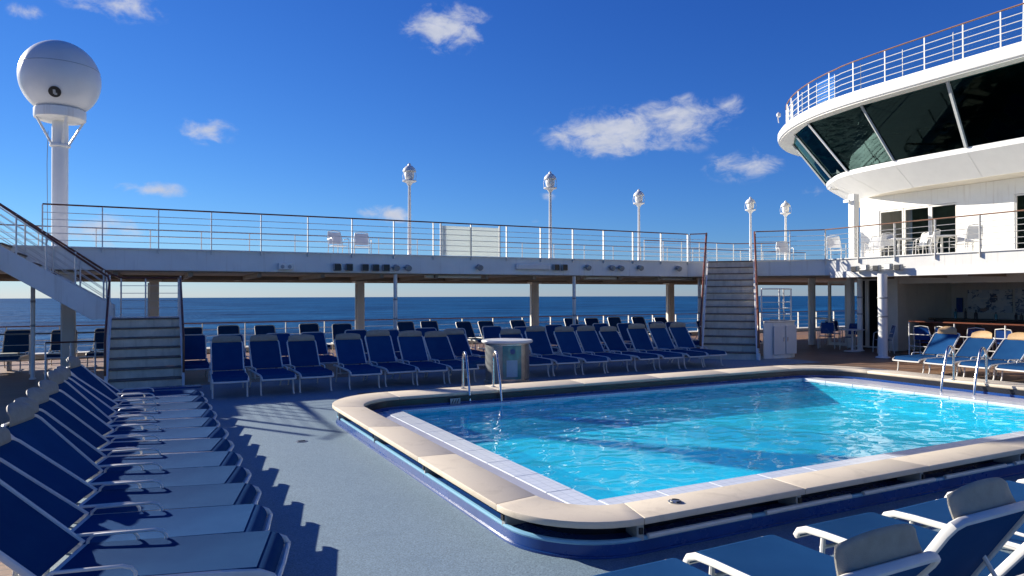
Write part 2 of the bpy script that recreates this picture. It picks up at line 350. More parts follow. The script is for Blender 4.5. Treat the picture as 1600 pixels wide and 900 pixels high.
def tile_mat(name, col, grout, size, rough=.15, var=.1):
    m, nt, b = mat_new(name); L = nt.links.new
    t = nd(nt, 'ShaderNodeTexCoord'); g = nd(nt, 'ShaderNodeNewGeometry')
    # pick the two axes lying in the face: position with the normal's share pushed out
    sep = nd(nt, 'ShaderNodeSeparateXYZ'); L(g.outputs['Position'], sep.inputs[0])
    sn = nd(nt, 'ShaderNodeSeparateXYZ'); L(g.outputs['Normal'], sn.inputs[0])
    ab = nd(nt, 'ShaderNodeMath', operation='ABSOLUTE'); L(sn.outputs[2], ab.inputs[0])
    gt = nd(nt, 'ShaderNodeMath', operation='GREATER_THAN'); L(ab.outputs[0], gt.inputs[0]); gt.inputs[1].default_value = .7
    sxy = nd(nt, 'ShaderNodeMath', operation='ADD'); L(sep.outputs[0], sxy.inputs[0]); L(sep.outputs[1], sxy.inputs[1])
    fl = nd(nt, 'ShaderNodeCombineXYZ'); L(sep.outputs[0], fl.inputs[0]); L(sep.outputs[1], fl.inputs[1])
    wa = nd(nt, 'ShaderNodeCombineXYZ'); L(sxy.outputs[0], wa.inputs[0]); L(sep.outputs[2], wa.inputs[1])
    mv = nd(nt, 'ShaderNodeMix', data_type='VECTOR'); L(gt.outputs[0], mv.inputs[0]); L(wa.outputs[0], mv.inputs[4]); L(fl.outputs[0], mv.inputs[5])
    br = nd(nt, 'ShaderNodeTexBrick', offset=0.0); br.inputs['Scale'].default_value = 1/size; br.inputs['Brick Width'].default_value = 1; br.inputs['Row Height'].default_value = 1
    br.inputs['Mortar Size'].default_value = .03; br.inputs['Color1'].default_value = (*col,1); br.inputs['Color2'].default_value = (*[c*(1-var) for c in col],1); br.inputs['Mortar'].default_value = (*grout,1)
    L(mv.outputs[1], br.inputs['Vector'])
    L(br.outputs['Color'], b.inputs['Base Color']); b.inputs['Roughness'].default_value = rough
    bp = nd(nt, 'ShaderNodeBump'); bp.inputs['Strength'].default_value = .3; bp.inputs['Distance'].default_value = .003; bp.invert = True; L(br.outputs['Fac'], bp.inputs['Height']); L(bp.outputs[0], b.inputs['Normal'])
    return m
M['basin'] = tile_mat('basin_mosaic', (.07,.72,.94), (.14,.78,.94), .15, .35, .10)
M['nosing'] = tile_mat('white_pool_tile', (.66,.70,.74), (.42,.47,.52), .10, .2, .06)
M['grating'] = pbr('gutter_grating', (.54,.55,.62), .4, var=.08, coord='Position')

def water_mat():
    """clear rippled water: mirrored by Fresnel, else mostly passing light with a little bending"""
    m, nt, b = mat_new('pool_water'); nt.nodes.remove(b); L = nt.links.new
    t = nd(nt, 'ShaderNodeBsdfTransparent'); t.inputs['Color'].default_value = (.55,.965,.99,1)
    r = nd(nt, 'ShaderNodeBsdfRefraction'); r.inputs['Color'].default_value = (.55,.965,.99,1); r.inputs['IOR'].default_value = 1.33; r.inputs['Roughness'].default_value = 0
    g = nd(nt, 'ShaderNodeBsdfGlossy'); g.inputs['Roughness'].default_value = .01
    f = nd(nt, 'ShaderNodeFresnel'); ge = nd(nt, 'ShaderNodeNewGeometry')
    ir = nd(nt, 'ShaderNodeMapRange'); L(ge.outputs['Backfacing'], ir.inputs[0]); ir.inputs[3].default_value = 1.33; ir.inputs[4].default_value = 1/1.33; L(ir.outputs[0], f.inputs['IOR'])
    m1 = nd(nt, 'ShaderNodeMixShader'); m1.inputs[0].default_value = .22; L(t.outputs[0], m1.inputs[1]); L(r.outputs[0], m1.inputs[2])
    m2 = nd(nt, 'ShaderNodeMixShader'); L(f.outputs[0], m2.inputs[0]); L(m1.outputs[0], m2.inputs[1]); L(g.outputs[0], m2.inputs[2])
    L(m2.outputs[0], nt.nodes['Material Output'].inputs[0])
    return m
M['water'] = water_mat()

def sea_mat():
    m, nt, b = mat_new('sea_water'); L = nt.links.new
    g = nd(nt, 'ShaderNodeNewGeometry')
    mp = nd(nt, 'ShaderNodeMapping'); mp.inputs['Rotation'].default_value = (0,0,.5); mp.inputs['Scale'].default_value = (1,.45,1); L(g.outputs['Position'], mp.inputs[0])
    hs = []
    for sc, de in ((.05, 5), (.35, 4)):
        n = nd(nt, 'ShaderNodeTexNoise'); n.inputs['Scale'].default_value = sc; n.inputs['Detail'].default_value = de; n.inputs['Roughness'].default_value = .6; L(mp.outputs[0], n.inputs['Vector']); hs.append(n.outputs['Fac'])
    ad = nd(nt, 'ShaderNodeMath', operation='MULTIPLY_ADD'); L(hs[1], ad.inputs[0]); ad.inputs[1].default_value = .18; L(hs[0], ad.inputs[2])
    bp = nd(nt, 'ShaderNodeBump'); bp.inputs['Strength'].default_value = 1; bp.inputs['Distance'].default_value = 5; L(ad.outputs[0], bp.inputs['Height']); L(bp.outputs[0], b.inputs['Normal'])
    mp3 = nd(nt, 'ShaderNodeMapping'); mp3.inputs['Rotation'].default_value = (0,0,.5); mp3.inputs['Scale'].default_value = (.35,1,1); L(g.outputs['Position'], mp3.inputs[0])
    n3 = nd(nt, 'ShaderNodeTexNoise'); n3.inputs['Scale'].default_value = .014; n3.inputs['Detail'].default_value = 11; n3.inputs['Roughness'].default_value = .68; L(mp3.outputs[0], n3.inputs['Vector'])
    r3 = nd(nt, 'ShaderNodeMapRange'); L(n3.outputs['Fac'], r3.inputs[0]); r3.inputs[1].default_value = .36; r3.inputs[2].default_value = .64
    mx = nd(nt, 'ShaderNodeMix', data_type='RGBA'); L(r3.outputs[0], mx.inputs[0]); mx.inputs[6].default_value = (.001,.020,.075,1); mx.inputs[7].default_value = (.014,.098,.23,1)
    L(mx.outputs[2], b.inputs['Base Color']); b.inputs['Roughness'].default_value = .45; b.inputs['IOR'].default_value = 1.33; b.inputs['Specular IOR Level'].default_value = .04
    return m
M['sea'] = sea_mat()

def glass_mat(name, tint, refl=1.45, refc=(.9,.95,.95,1)):
    """thin tinted pane: what passes through is tinted, the rest mirrored by Fresnel"""
    m, nt, b = mat_new(name); nt.nodes.remove(b); L = nt.links.new
    t = nd(nt, 'ShaderNodeBsdfTransparent'); t.inputs['Color'].default_value = (*tint,1)
    g = nd(nt, 'ShaderNodeBsdfGlossy'); g.inputs['Roughness'].default_value = .02; g.inputs['Color'].default_value = refc
    f = nd(nt, 'ShaderNodeFresnel'); f.inputs['IOR'].default_value = refl
    mm = nd(nt, 'ShaderNodeMixShader'); L(f.outputs[0], mm.inputs[0]); L(t.outputs[0], mm.inputs[1]); L(g.outputs[0], mm.inputs[2]); L(mm.outputs[0], nt.nodes['Material Output'].inputs[0])
    return m
M['glass_dark'] = glass_mat('dark_green_glass', (.10,.24,.22), 1.33, (.42,.72,.70,1))
M['glass_clear'] = glass_mat('clear_screen_glass', (.80,.88,.88), 1.45)
M['glass_grey'] = glass_mat('grey_window_glass', (.30,.38,.38), 1.55)
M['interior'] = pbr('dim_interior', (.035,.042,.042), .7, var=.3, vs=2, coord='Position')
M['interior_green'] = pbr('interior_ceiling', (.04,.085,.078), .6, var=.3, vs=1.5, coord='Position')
def mural():
    m, nt, b = mat_new('wall_mural_print'); L = nt.links.new
    g = nd(nt, 'ShaderNodeNewGeometry')
    mp = nd(nt, 'ShaderNodeMapping'); mp.inputs['Scale'].default_value = (1, 1.4, 2.2); L(g.outputs['Position'], mp.inputs[0])
    v = nd(nt, 'ShaderNodeTexVoronoi', distance='CHEBYCHEV'); v.inputs['Scale'].default_value = 3.2; L(mp.outputs[0], v.inputs['Vector'])
    n = nd(nt, 'ShaderNodeTexNoise'); n.inputs['Scale'].default_value = 2.4; n.inputs['Detail'].default_value = 8; n.inputs['Distortion'].default_value = .8; L(mp.outputs[0], n.inputs['Vector'])
    sp = nd(nt, 'ShaderNodeSeparateColor'); L(v.outputs['Color'], sp.inputs[0])
    mm = nd(nt, 'ShaderNodeMath', operation='MULTIPLY'); L(sp.outputs[0], mm.inputs[0]); L(n.outputs['Fac'], mm.inputs[1])
    r = nd(nt, 'ShaderNodeValToRGB'); e = r.color_ramp.elements
    r.color_ramp.interpolation = 'CONSTANT'
    e[0].position = 0; e[0].color = (.66,.64,.60,1); e[1].position = .18; e[1].color = (.52,.54,.55,1)
    for p, c in ((.30,(.16,.20,.27,1)),(.38,(.60,.58,.54,1)),(.47,(.07,.10,.17,1)),(.56,(.30,.22,.18,1))):
        q = e.new(p); q.color = c
    L(mm.outputs[0], r.inputs[0]); L(r.outputs[0], b.inputs['Base Color']); b.inputs['Roughness'].default_value = .5
    return m
M['mural'] = mural()

def panel_mat():
    m, nt, b = mat_new('pale_translucent_panel'); L = nt.links.new
    b.inputs['Base Color'].default_value = (.72,.75,.73,1); b.inputs['Roughness'].default_value = .45
    t = nd(nt, 'ShaderNodeBsdfTranslucent'); t.inputs['Color'].default_value = (.74,.78,.76,1)
    ms = nd(nt, 'ShaderNodeMixShader'); ms.inputs[0].default_value = .5; L(b.outputs[0], ms.inputs[1]); L(t.outputs[0], ms.inputs[2]); L(ms.outputs[0], nt.nodes['Material Output'].inputs[0])
    return m
M['panel'] = panel_mat()

# ------------------------------------------------------------------ setting: sea and decks
me = MB(); n = 160
me.add([(9500*math.cos(2*math.pi*k/n), 9500*math.sin(2*math.pi*k/n), -25) for k in range(n)], [tuple(range(n))])
tag(me.build('sea', M['sea'], smooth=0), kind='structure')
def sheets(name, rects, z, mat):
    b = MB()
    for x0, x1, y0, y1 in rects: b.add([(x0,y0,z),(x1,y0,z),(x1,y1,z),(x0,y1,z)], [(0,1,2,3)])
    return tag(b.build(name, mat, smooth=0), kind='structure')
sheets('wooden_deck', [(-30,3.1,-20,25.7),(12.8,45,-20,25.7),(3.1,12.8,-20,4.9),(3.1,12.8,10.6,25.7)], 0, M['teak'])
sheets('blue_deck', [(-.8,3.0,-8,16.3),(3.0,20.5,-8,4.8),(3.0,16.6,13.5,16.3),(3.0,3.55,10.75,13.5)], .004, M['deck_blue'])
# hull below the deck edge, so the deck is not a floating sheet
tag(MB().box(-30, 45, 25.70, 25.9, -25, .16).build('hull', M['white'], smooth=0), kind='structure')

# ------------------------------------------------------------------ swimming pool
pool = thing('swimming_pool', 'turquoise swimming pool with raised beige coping and navy blue base', 'pool', (8.1, 7.8, 0), world=True)
OUT = rrect(2.37, 13.92, 4.10, 11.42, (.80,.80,1.5,1.15)); INN = rrect(2.76, 13.28, 4.47, 10.76, (.50,.50,1.05,.75))
def inset(d, base=(2.37,13.92,4.10,11.42), r=(.80,.80,1.5,1.15)):
    return rrect(base[0]+d, base[1]-d, base[2]+d, base[3]-d, tuple(max(.05, q-d) for q in r))
MB().ring(inset(.07), inset(.40), .005, .10).build('kerb_wall', M['navy'], pool)
MB().ring(inset(.055), inset(.069), .005, .022).build('kerb_bead', M['navy'], pool)
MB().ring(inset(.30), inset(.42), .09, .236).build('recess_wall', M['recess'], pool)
MB().tube([(p[0], p[1], .112) for p in inset(.085)], .020, 8, closed=True).build('trim_tube', M['pale_blue'], pool)
# shelf inside: navy riser under the coping, gutter grating, white nosing tiles
GUT0 = rrect(2.80, 13.24, 4.52, 10.70, (.45,.45,1.0,.7)); WAT = rrect(3.45, 12.25, 5.12, 10.46, .10)
MID = rrect(3.17, 12.62, 4.88, 10.54, .22); 
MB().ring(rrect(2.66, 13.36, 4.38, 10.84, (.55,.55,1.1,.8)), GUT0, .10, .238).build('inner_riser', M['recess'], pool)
MB().ring(rrect(2.79, 13.25, 4.51, 10.71, (.46,.46,1.01,.71)), rrect(2.815, 13.225, 4.535, 10.685, (.44,.44,.99,.69)), .105, .150).build('riser_stripe', M['navy'], pool)
MB().ring(GUT0, MID, .06, .098).build('gutter_channel', M['nosing'], pool)
g = MB()
def slats(x0, x1, y0, y1, along_x):
    if along_x:      # slats lie across the run
        k = x0
        while k < x1: g.box(k, k+.016, y0, y1, .098, .116); k += .026
    else:
        k = y0
        while k < y1: g.box(x0, x1, k, k+.016, .098, .116); k += .026
slats(2.90, 3.165, 5.1, 10.3, False); slats(12.63, 13.14, 5.1, 9.9, False)
slats(3.3, 12.6, 4.60, 4.875, True); slats(3.3, 12.3, 10.545, 10.66, True)
tag(g.build('grating', M['grating'], pool, smooth=0), kind='stuff')
nos = {}
def nosing(p0, p1, p2, p3):
    MB().prism([p0, p1, p2, p3], .060, .121).build('nosing_tile', M['nosing'], pool, bevel=.006)
def nos_run(a, b, depth, horizontal, fixed, sgn):
    L = b-a; k = max(1, round(L/.62)); w = L/k
    for i in range(k):
        u0, u1 = a+i*w+.002, a+(i+1)*w-.002
        if horizontal: q = [(u0,fixed),(u1,fixed),(u1,fixed+sgn*depth),(u0,fixed+sgn*depth)]
        else: q = [(fixed,u0),(fixed+sgn*depth,u0),(fixed+sgn*depth,u1),(fixed,u1)]
        nosing(*q)
nos_run(4.89, 10.53, .275, False, 3.172, 1); nos_run(4.89, 10.53, .36, False, 12.255, 1)
nos_run(3.45, 12.25, .235, True, 4.885, 1); nos_run(3.45, 12.25, .075, True, 10.46, 1)
# basin
bz = -.30
b = MB()
c4 = [(3.45,5.12),(12.25,5.12),(12.25,10.46),(3.45,10.46)]
for i in range(4):
    p, q = c4[i], c4[(i+1) % 4]
    b.add([(*p,bz),(*q,bz),(*q,.058),(*p,.058)], [(0,1,2,3)])
b.add([(*p,bz) for p in c4], [(0,1,2,3)])
basin = b.build('basin', M['basin'], pool, smooth=0)
# rippled water
rnd = random.Random(3); waves = []
for i in range(44):
    lam = .15*math.exp(rnd.uniform(0, 2.0)); a = rnd.gauss(-.9, .9); waves.append((2*math.pi/lam*math.cos(a), 2*math.pi/lam*math.sin(a), rnd.uniform(0, 6.28), .0010*lam**.75*rnd.uniform(.5,1.4)))
nx, ny = 300, 182; vv = []; ff = []
for j in range(ny+1):
    for i in range(nx+1):
        x = 3.452+(12.248-3.452)*i/nx; y = 5.122+(10.458-5.122)*j/ny
        vv.append((x, y, .088+sum(A*math.sin(kx*x+ky*y+ph) for kx, ky, ph, A in waves)))
for j in range(ny):
    for i in range(nx): k = j*(nx+1)+i; ff.append((k, k+1, k+nx+2, k+nx+1))
wm = bpy.data.meshes.new('water'); wm.from_pydata([tuple(Vector(p)-Vector(pool.location)) for p in vv], [], ff); wm.shade_smooth(); wm.materials.append(M['water'])
water = link('water', wm, pool)
# coping slabs
def lerp(p, q, t): return (p[0]+(q[0]-p[0])*t, p[1]+(q[1]-p[1])*t)
joints = []
for c in range(4):
    o = OUT[c*11:(c+1)*11]; i_ = INN[c*11:(c+1)*11]
    MB().ring(o, i_, .238, .29, closed=False).build('coping_slab', M['coping'], pool, bevel=.008, seg=2, smooth=50)
    o0, i0 = OUT[c*11+10], INN[c*11+10]; o1, i1 = OUT[((c+1) % 4)*11], INN[((c+1) % 4)*11]
    L = math.dist(o0, o1); k = max(1, round(L/1.75))
    for s in range(k):
        a, e = s/k, (s+1)/k; gap = .0016/L
        a += gap; e -= gap
        MB().ring([lerp(o0,o1,a), lerp(o0,o1,e)], [lerp(i0,i1,a), lerp(i0,i1,e)], .238, .29, closed=False).build('coping_slab', M['coping'], pool, bevel=.008, seg=2)
    for s in range(k+1):
        joints.append((lerp(o0,o1,s/k), lerp(i0,i1,s/k)))
for o, i_ in joints:
    d = Vector((i_[0]-o[0], i_[1]-o[1], 0)).normalized(); p = Vector((*o, 0))
    MB().bar(p+d*.07+Vector((0,0,.168)), p+d*.31+Vector((0,0,.168)), .055, .139).build('bracket', M['grey'], pool, bevel=.006)
    MB().bar(p+d*.055+Vector((0,0,.175)), p+d*.0695+Vector((0,0,.175)), .030, .045).build('bracket_bolt', M['black'], pool)
x = 3.25
while x < 12.8:
    MB().tube([(x, 4.165, .128), (x+1.02, 4.165, .128)], .021, 8).build('foot_tube', M['white_metal'], pool); x += 1.19
# drain cap on the coping by the near joint
dc = thing('drain_cap', 'small round metal cap let into the beige pool coping', 'drain cap', (3.62, 4.30, .2905))
MB().lathe([(.055,0),(.055,.006),(.035,.010),(.001,.010)], 20).build('rim', M['steel_dull'], dc)
for k in range(3): MB().tube([(.042*math.cos(a*.5+k*2.1), .042*math.sin(a*.5+k*2.1), .012) for a in range(4)], .004, 6).build('spring', M['black'], dc)

# pool ladders
def ladder(loc, rotz, label):
    t = thing('pool_ladder', label, 'ladder', loc, rotz, 'pool ladders')
    for s in (-.27, .27):
        pts = [(.0,s,0),(.0,s,.45)]
        for k in range(0, 9):
            a = RAD(180-k*22.5*.86); pts.append((.14+.14*math.cos(a), s, .47+.16*math.sin(a)))
        pts += [(.44,s,.12),(.52,s,-.22),(.52,s,-.58)]
        MB().tube(pts, .0215, 10).build('rail', M['steel'], t)
        MB().lathe([(.048,0),(.048,.006),(.026,.014)], 16, (0, s, 0)).build('flange', M['steel'], t)
    for z in (-.36, -.52):
        MB().box(.47, .57, -.25, .25, z, z+.025).build('step', M['steel'], t, bevel=.006)
    return t
ladder((5.06, 11.16, .292), RAD(-100), 'stainless pool ladder with two arched rails in front of the round bar cabinet')
ladder((13.35, 7.68, .292), RAD(188), 'stainless pool ladder with two arched rails beside the wooden deck and tan headrest loungers')

# small pale depth plate on the inner wall below the first ladder
dp = thing('depth_plate', 'small pale plate with dark strokes on the inner pool wall under the ladder', 'sign', (4.42, 10.66, .165))
MB().box(-.09,.09,-.012,0,-.045,.05).build('plate', M['grey'], dp, bevel=.003)
for k in range(3): MB().bar((-.06+k*.045,-.014,-.03),(-.03+k*.045,-.014,.035),.004,.012).build('stroke', M['black'], dp)

# ------------------------------------------------------------------ upper deck, columns, guard rails
UZ0, UZ1 = 2.48, 3.03
ud = thing('upper_deck', 'white painted upper walkway deck running round the pool on columns', 'deck', (8, 22, UZ0), world=True)
PLAN = [(-16,15.5),(-6.2,15.5),(-6.2,17.35),(-3.05,17.35),(-3.05,19.3),(16.84,19.3),(20,16.14),(20,-8),(33,-8),(33,25.6),(-16,25.6)]
MB().prism(PLAN, UZ0+.03, UZ1).build('deck_slab', M['white'], ud, bevel=.012)
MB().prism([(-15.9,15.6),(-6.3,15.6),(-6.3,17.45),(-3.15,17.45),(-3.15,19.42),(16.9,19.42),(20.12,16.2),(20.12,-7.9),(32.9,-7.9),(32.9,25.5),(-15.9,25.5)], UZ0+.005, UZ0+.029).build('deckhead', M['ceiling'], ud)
MB().bar((-3.0,19.275,3.035),(16.83,19.275,3.035),.05,.03).build('edge_strip', M['white_clean'], ud)
MB().bar((19.975,16.15,3.035),(19.975,-8,3.035),.05,.03).build('edge_strip', M['white_clean'], ud)
MB().bar((16.83,19.265,3.035),(19.965,16.13,3.035),.05,.03).build('edge_strip', M['white_clean'], ud)
for x in [(-2.4+1.65*k) for k in range(13)]:
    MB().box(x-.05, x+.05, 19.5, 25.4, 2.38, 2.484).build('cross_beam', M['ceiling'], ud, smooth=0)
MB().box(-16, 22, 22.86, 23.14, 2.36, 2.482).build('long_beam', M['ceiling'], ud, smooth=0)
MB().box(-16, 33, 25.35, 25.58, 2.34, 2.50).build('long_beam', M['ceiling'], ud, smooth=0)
MB().box(19.93, 20.0, -8, 15.9, 2.42, 2.62).build('fascia_lip', M['white_clean'], ud, bevel=.01)
for y in [(15-1.7*k) for k in range(12)]:
    MB().box(20.2, 26, y-.05, y+.05, 2.38, 2.484).build('cross_beam', M['ceiling'], ud, smooth=0)
for x0, x1, y in ((7.2,9.0,19.6),(12.8,14.2,19.62),(16.0,17.4,19.62)):
    MB().box(x0, x1, y, y+.12, 2.40, 2.484).build('cable_tray', M['cream'], ud, bevel=.01)

def column(label, x, y, top, kind, grp):
    t = thing('support_column', label, 'column', (x, y, 0), 0, grp)
    if kind == 'square':
        MB().box(-.13, .13, -.13, .13, .02, top).build('shaft', M['cream'], t, bevel=.02)
        MB().box(-.19, .19, -.19, .19, 0, .05).build('base_plate', M['cream'], t, bevel=.01)
        MB().box(-.20, .20, -.20, .20, top-.07, top-.001).build('capital', M['cream'], t, bevel=.01)
        MB().bar((-.15,-.05,.1),(-.15,-.05,top-.1),.035,.035).build('downpipe', M['white_clean'], t)
    else:
        r = kind
        MB().lathe([(r,.0),(r,top)], 16).build('shaft', M['white'], t)
        MB().lathe([(r*1.6,0),(r*1.6,.02),(r*1.02,.05)], 16).build('foot_collar', M['white'], t)
        for z in (1.2, 1.75): MB().lathe([(r*1.02,z),(r*1.15,z+.01),(r*1.15,z+.04),(r*1.02,z+.05)], 16).build('clamp', M['grey'], t)
    return t
for x in (.1, 6.15, 12.73, 19.15): column('square cream column under the walkway behind the lounger rows', x, 23, 2.37, 'square', 'square columns under the walkway')
column('square cream column beside the left staircase at the end of the lounger row', -1.72, 19.8, 2.48, 'square', None)
for x in (6.22, 12.22, 17.5): column('thin round white post holding the front edge of the walkway', x, 19.42, 2.49, .055, 'thin posts under the walkway edge')
column('thin round white post left of the switchback staircase', -2.38, 19.3, 2.49, .045, None)
column('thick round white column at the corner of the bar terrace', 19.35, 13.62, 2.49, .13, None)
column('slim white column in front of the dark lounge glass', 21.0, 15.6, 2.49, .085, None)
column('thick round white column at the corner of the bar terrace, farther along the bar', 20.3, 5.6, 2.49, .12, None)

def resample(path, step):
    out = []
    for a, b in zip(path, path[1:]):
        L = math.dist(a, b); k = max(1, round(L/step))
        for i in range(k): out.append(tuple(a[j]+(b[j]-a[j])*i/k for j in range(len(a))))
    out.append(tuple(path[-1])); return out
def guard_rail(label, path, z, h, nbar, step, pr=.017, br=.009, hr=.026, hmat='handrail', inner=0, foot=0.0, group=None, name='guard_rail', flat=False):
    c = path[len(path)//2]
    t = thing(name, label, 'railing', (c[0], c[1], z), 0, group, world=True)
    MB().tube([(p[0], p[1], z+h) for p in path], hr, 10, ry=hr*.75).build('handrail', M[hmat], t)
    for k in range(nbar):
        zz = z+h*(k+1)/(nbar+1)*.97
        MB().tube([(p[0], p[1], zz) for p in path], br, 6).build('bar', M['white_metal'], t)
    pts = resample(path, step)
    for i, p in enumerate(pts):
        if flat:
            q = pts[min(i+1, len(pts)-1)]; o = pts[max(i-1, 0)]; d = Vector((q[0]-o[0], q[1]-o[1], 0)).normalized()
            nrm = Vector((-d.y, d.x, 0)); a = Vector((p[0], p[1], z-foot)); 
            b = MB(); m = Matrix((( d.x, nrm.x, 0, p[0]), (d.y, nrm.y, 0, p[1]), (0,0,1,0), (0,0,0,1)))
            b.box(-.012, .012, -.038, .038, z-foot, z+h-.012, m); b.build('post', M['white_metal'], t, bevel=.004)
        else:
            MB().tube([(p[0], p[1], z-foot), (p[0], p[1], z+h-.01)], pr, 8).build('post', M['white_metal'], t)
    return t
GZ = UZ1
guard_rail('long white guard rail with dark handrail along the front of the upper walkway', [(-2.2,19.27),(16.84,19.27)], GZ, .98, 5, 1.2, foot=.10, flat=True)
guard_rail('white guard rail along the seaward edge of the upper walkway behind the lamps', [(-12,25.4),(30,25.4)], GZ, .98, 4, 1.5)
guard_rail('short white guard rail on the upper deck left of the diagonal stairs', [(16.90,19.22),(17.28,18.83)], GZ, .98, 5, .55)
guard_rail('white guard rail with brown handrail along the balcony above the bar', [(18.43,17.66),(19.97,16.10),(19.97,-6)], GZ, 1.0, 5, 1.22, foot=.16, flat=True, pr=.02, hmat='handrail_pale')
guard_rail('white guard rail on the deck behind the top of the diagonal stairs', [(16.9,21.8),(21.5,21.8),(23.2,20.4)], GZ, .95, 4, .9)
guard_rail('guard rail along the ship side of the lower deck in front of the sea', [(-25,25.35),(40,25.35)], .16, .83, 3, 1.32, pr=.024, flat=True)
tag(MB().box(-30, 45, 25.15, 25.69, .0, .155).build('waterway_kerb', M['cream'], bevel=.02), kind='structure')

for k in range(9):
    x = -2.0+2.37*k
    MB().box(x-.006, x+.006, 19.297, 19.301, 2.52, 3.015).build('weld_seam', M['white'], ud, smooth=0)
for k in range(9):
    y = 14.6-2.4*k
    MB().box(19.997, 20.001, y-.006, y+.006, 2.63, 3.015).build('weld_seam', M['white'], ud, smooth=0)
# white screen board behind the walkway rail
sb = thing('screen_board', 'pale blank screen board fixed to the upper walkway guard rail', 'screen', (8.53, 19.33, GZ), world=True)
for x0, x1 in ((7.60, 8.52), (8.54, 9.46)):
    MB().box(x0, x1, 19.31, 19.33, GZ+.03, GZ+.90).build('panel', M['panel'], sb, bevel=.004)
for x in (7.57, 9.49): MB().box(x-.02, x+.02, 19.305, 19.345, GZ, GZ+.96).build('stile', M['white_metal'], sb)

# lamp posts
def lamp_post(x, y, label):
    t = thing('lamp_post', label, 'lamp post', (x, y, GZ), 0, 'lantern posts on the upper deck')
    MB().lathe([(.085,0),(.085,.03),(.055,.08),(.052,.6),(.040,2.18),(.05,2.2)], 16).build('pole', M['white_clean'], t)
    MB().lathe([(.05,2.18),(.10,2.26),(.21,2.30),(.22,2.32),(.20,2.34),(.06,2.34)], 20).build('gallery_ring', M['white_clean'], t)
    MB().lathe([(.075,2.34),(.135,2.40),(.15,2.52),(.13,2.62),(.08,2.66)], 20).build('globe', M['lamp_glass'], t)
    MB().lathe([(.20,2.60),(.205,2.62),(.17,2.70),(.10,2.77),(.05,2.79),(.045,2.83),(.02,2.86),(.001,2.87)], 20).build('cap', M['white_clean'], t)
    for k in range(4):
        a = RAD(45+90*k); c, s = math.cos(a), math.sin(a)
        MB().tube([(.205*c,.205*s,2.32),(.225*c,.225*s,2.46),(.19*c,.19*s,2.63)], .006, 6).build('guard_wire', M['white_metal'], t)
lamp_post(6.98, 20.4, 'white lantern lamp post on the walkway left of the pale screen board')
lamp_post(11.53, 19.75, 'white lantern lamp post on the walkway standing right of the pale screen board')
lamp_post(16.5, 21.6, 'white lantern lamp post on the walkway nearest the top of the diagonal stairs')
lamp_post(21.95, 21.3, 'white lantern lamp post just behind the head of the diagonal stairs')
lamp_post(24.2, 21.5, 'white lantern lamp post between the diagonal stairs and the rounded bridge wing')

# radar dome on its mast
rd = thing('radar_dome', 'white spherical radar dome on a thick white mast above the walkway', 'radome', (-2.03, 21.0, GZ))
MB().lathe([(.28,0),(.28,.03),(.18,.06),(.18,3.30)], 28).build('mast', M['white'], rd)
MB().lathe([(.20,2.62),(.23,2.63),(.23,2.67),(.20,2.68)], 28).build('mast_ring', M['white'], rd)
MB().lathe([(.17,3.26),(.48,3.28),(.56,3.32),(.57,3.36),(.57,3.54),(.55,3.56),(.40,3.61)], 36).build('collar', M['white'], rd)
prof = []
R, zc = .90, 4.34
for k in range(29):
    a = RAD(-54+144*k/28); prof.append((max(.0005, R*math.cos(a)), zc+R*math.sin(a)*1.05))
dome = MB().lathe(prof, 96).build('dome', M['white_clean'], rd, smooth=60)
sr = MB().lathe([(R*1.0005*math.cos(.26)+.0,zc+R*1.05*math.sin(.26)-.004),(R*math.cos(.26)+.006,zc+R*1.05*math.sin(.26)),(R*math.cos(.27)+.0005,zc+R*1.05*math.sin(.27)+.004)], 56).build('seam', M['grey'], dome)
hv = Vector((-.05,-.93,-.60)).normalized(); hc = Vector((0,0,zc))+Vector((hv.x*.903,hv.y*.903,hv.z*.95))
hm = Matrix.Translation(hc) @ hv.to_track_quat('Z','Y').to_matrix().to_4x4()
hb = MB(); hb.lathe([(.135,-.03),(.135,.012),(.11,.014),(.001,.014)], 24); hb.v = [hm @ p for p in hb.v]; hat = hb.build('hatch', M['black'], rd)
hb = MB(); hb.box(-.035,.02,-.05,.06,.014,.022); hb.box(-.01,.05,-.07,-.02,.014,.024); hb.v = [hm @ p for p in hb.v]; hb.build('fitting', M['grey'], hat, bevel=.003)
for k in range(4):
    a = RAD(20+90*k); c, s = math.cos(a), math.sin(a)
    MB().bar((.175*c,.175*s,2.66),(.52*c,.52*s,3.32),.06,.045).build('strut', M['white'], rd)
MB().tube([(-.25,-.05,.2),(-.27,-.05,2.2),(-.25,-.05,3.0)], .008, 6).build('cable', M['grey'], rd)

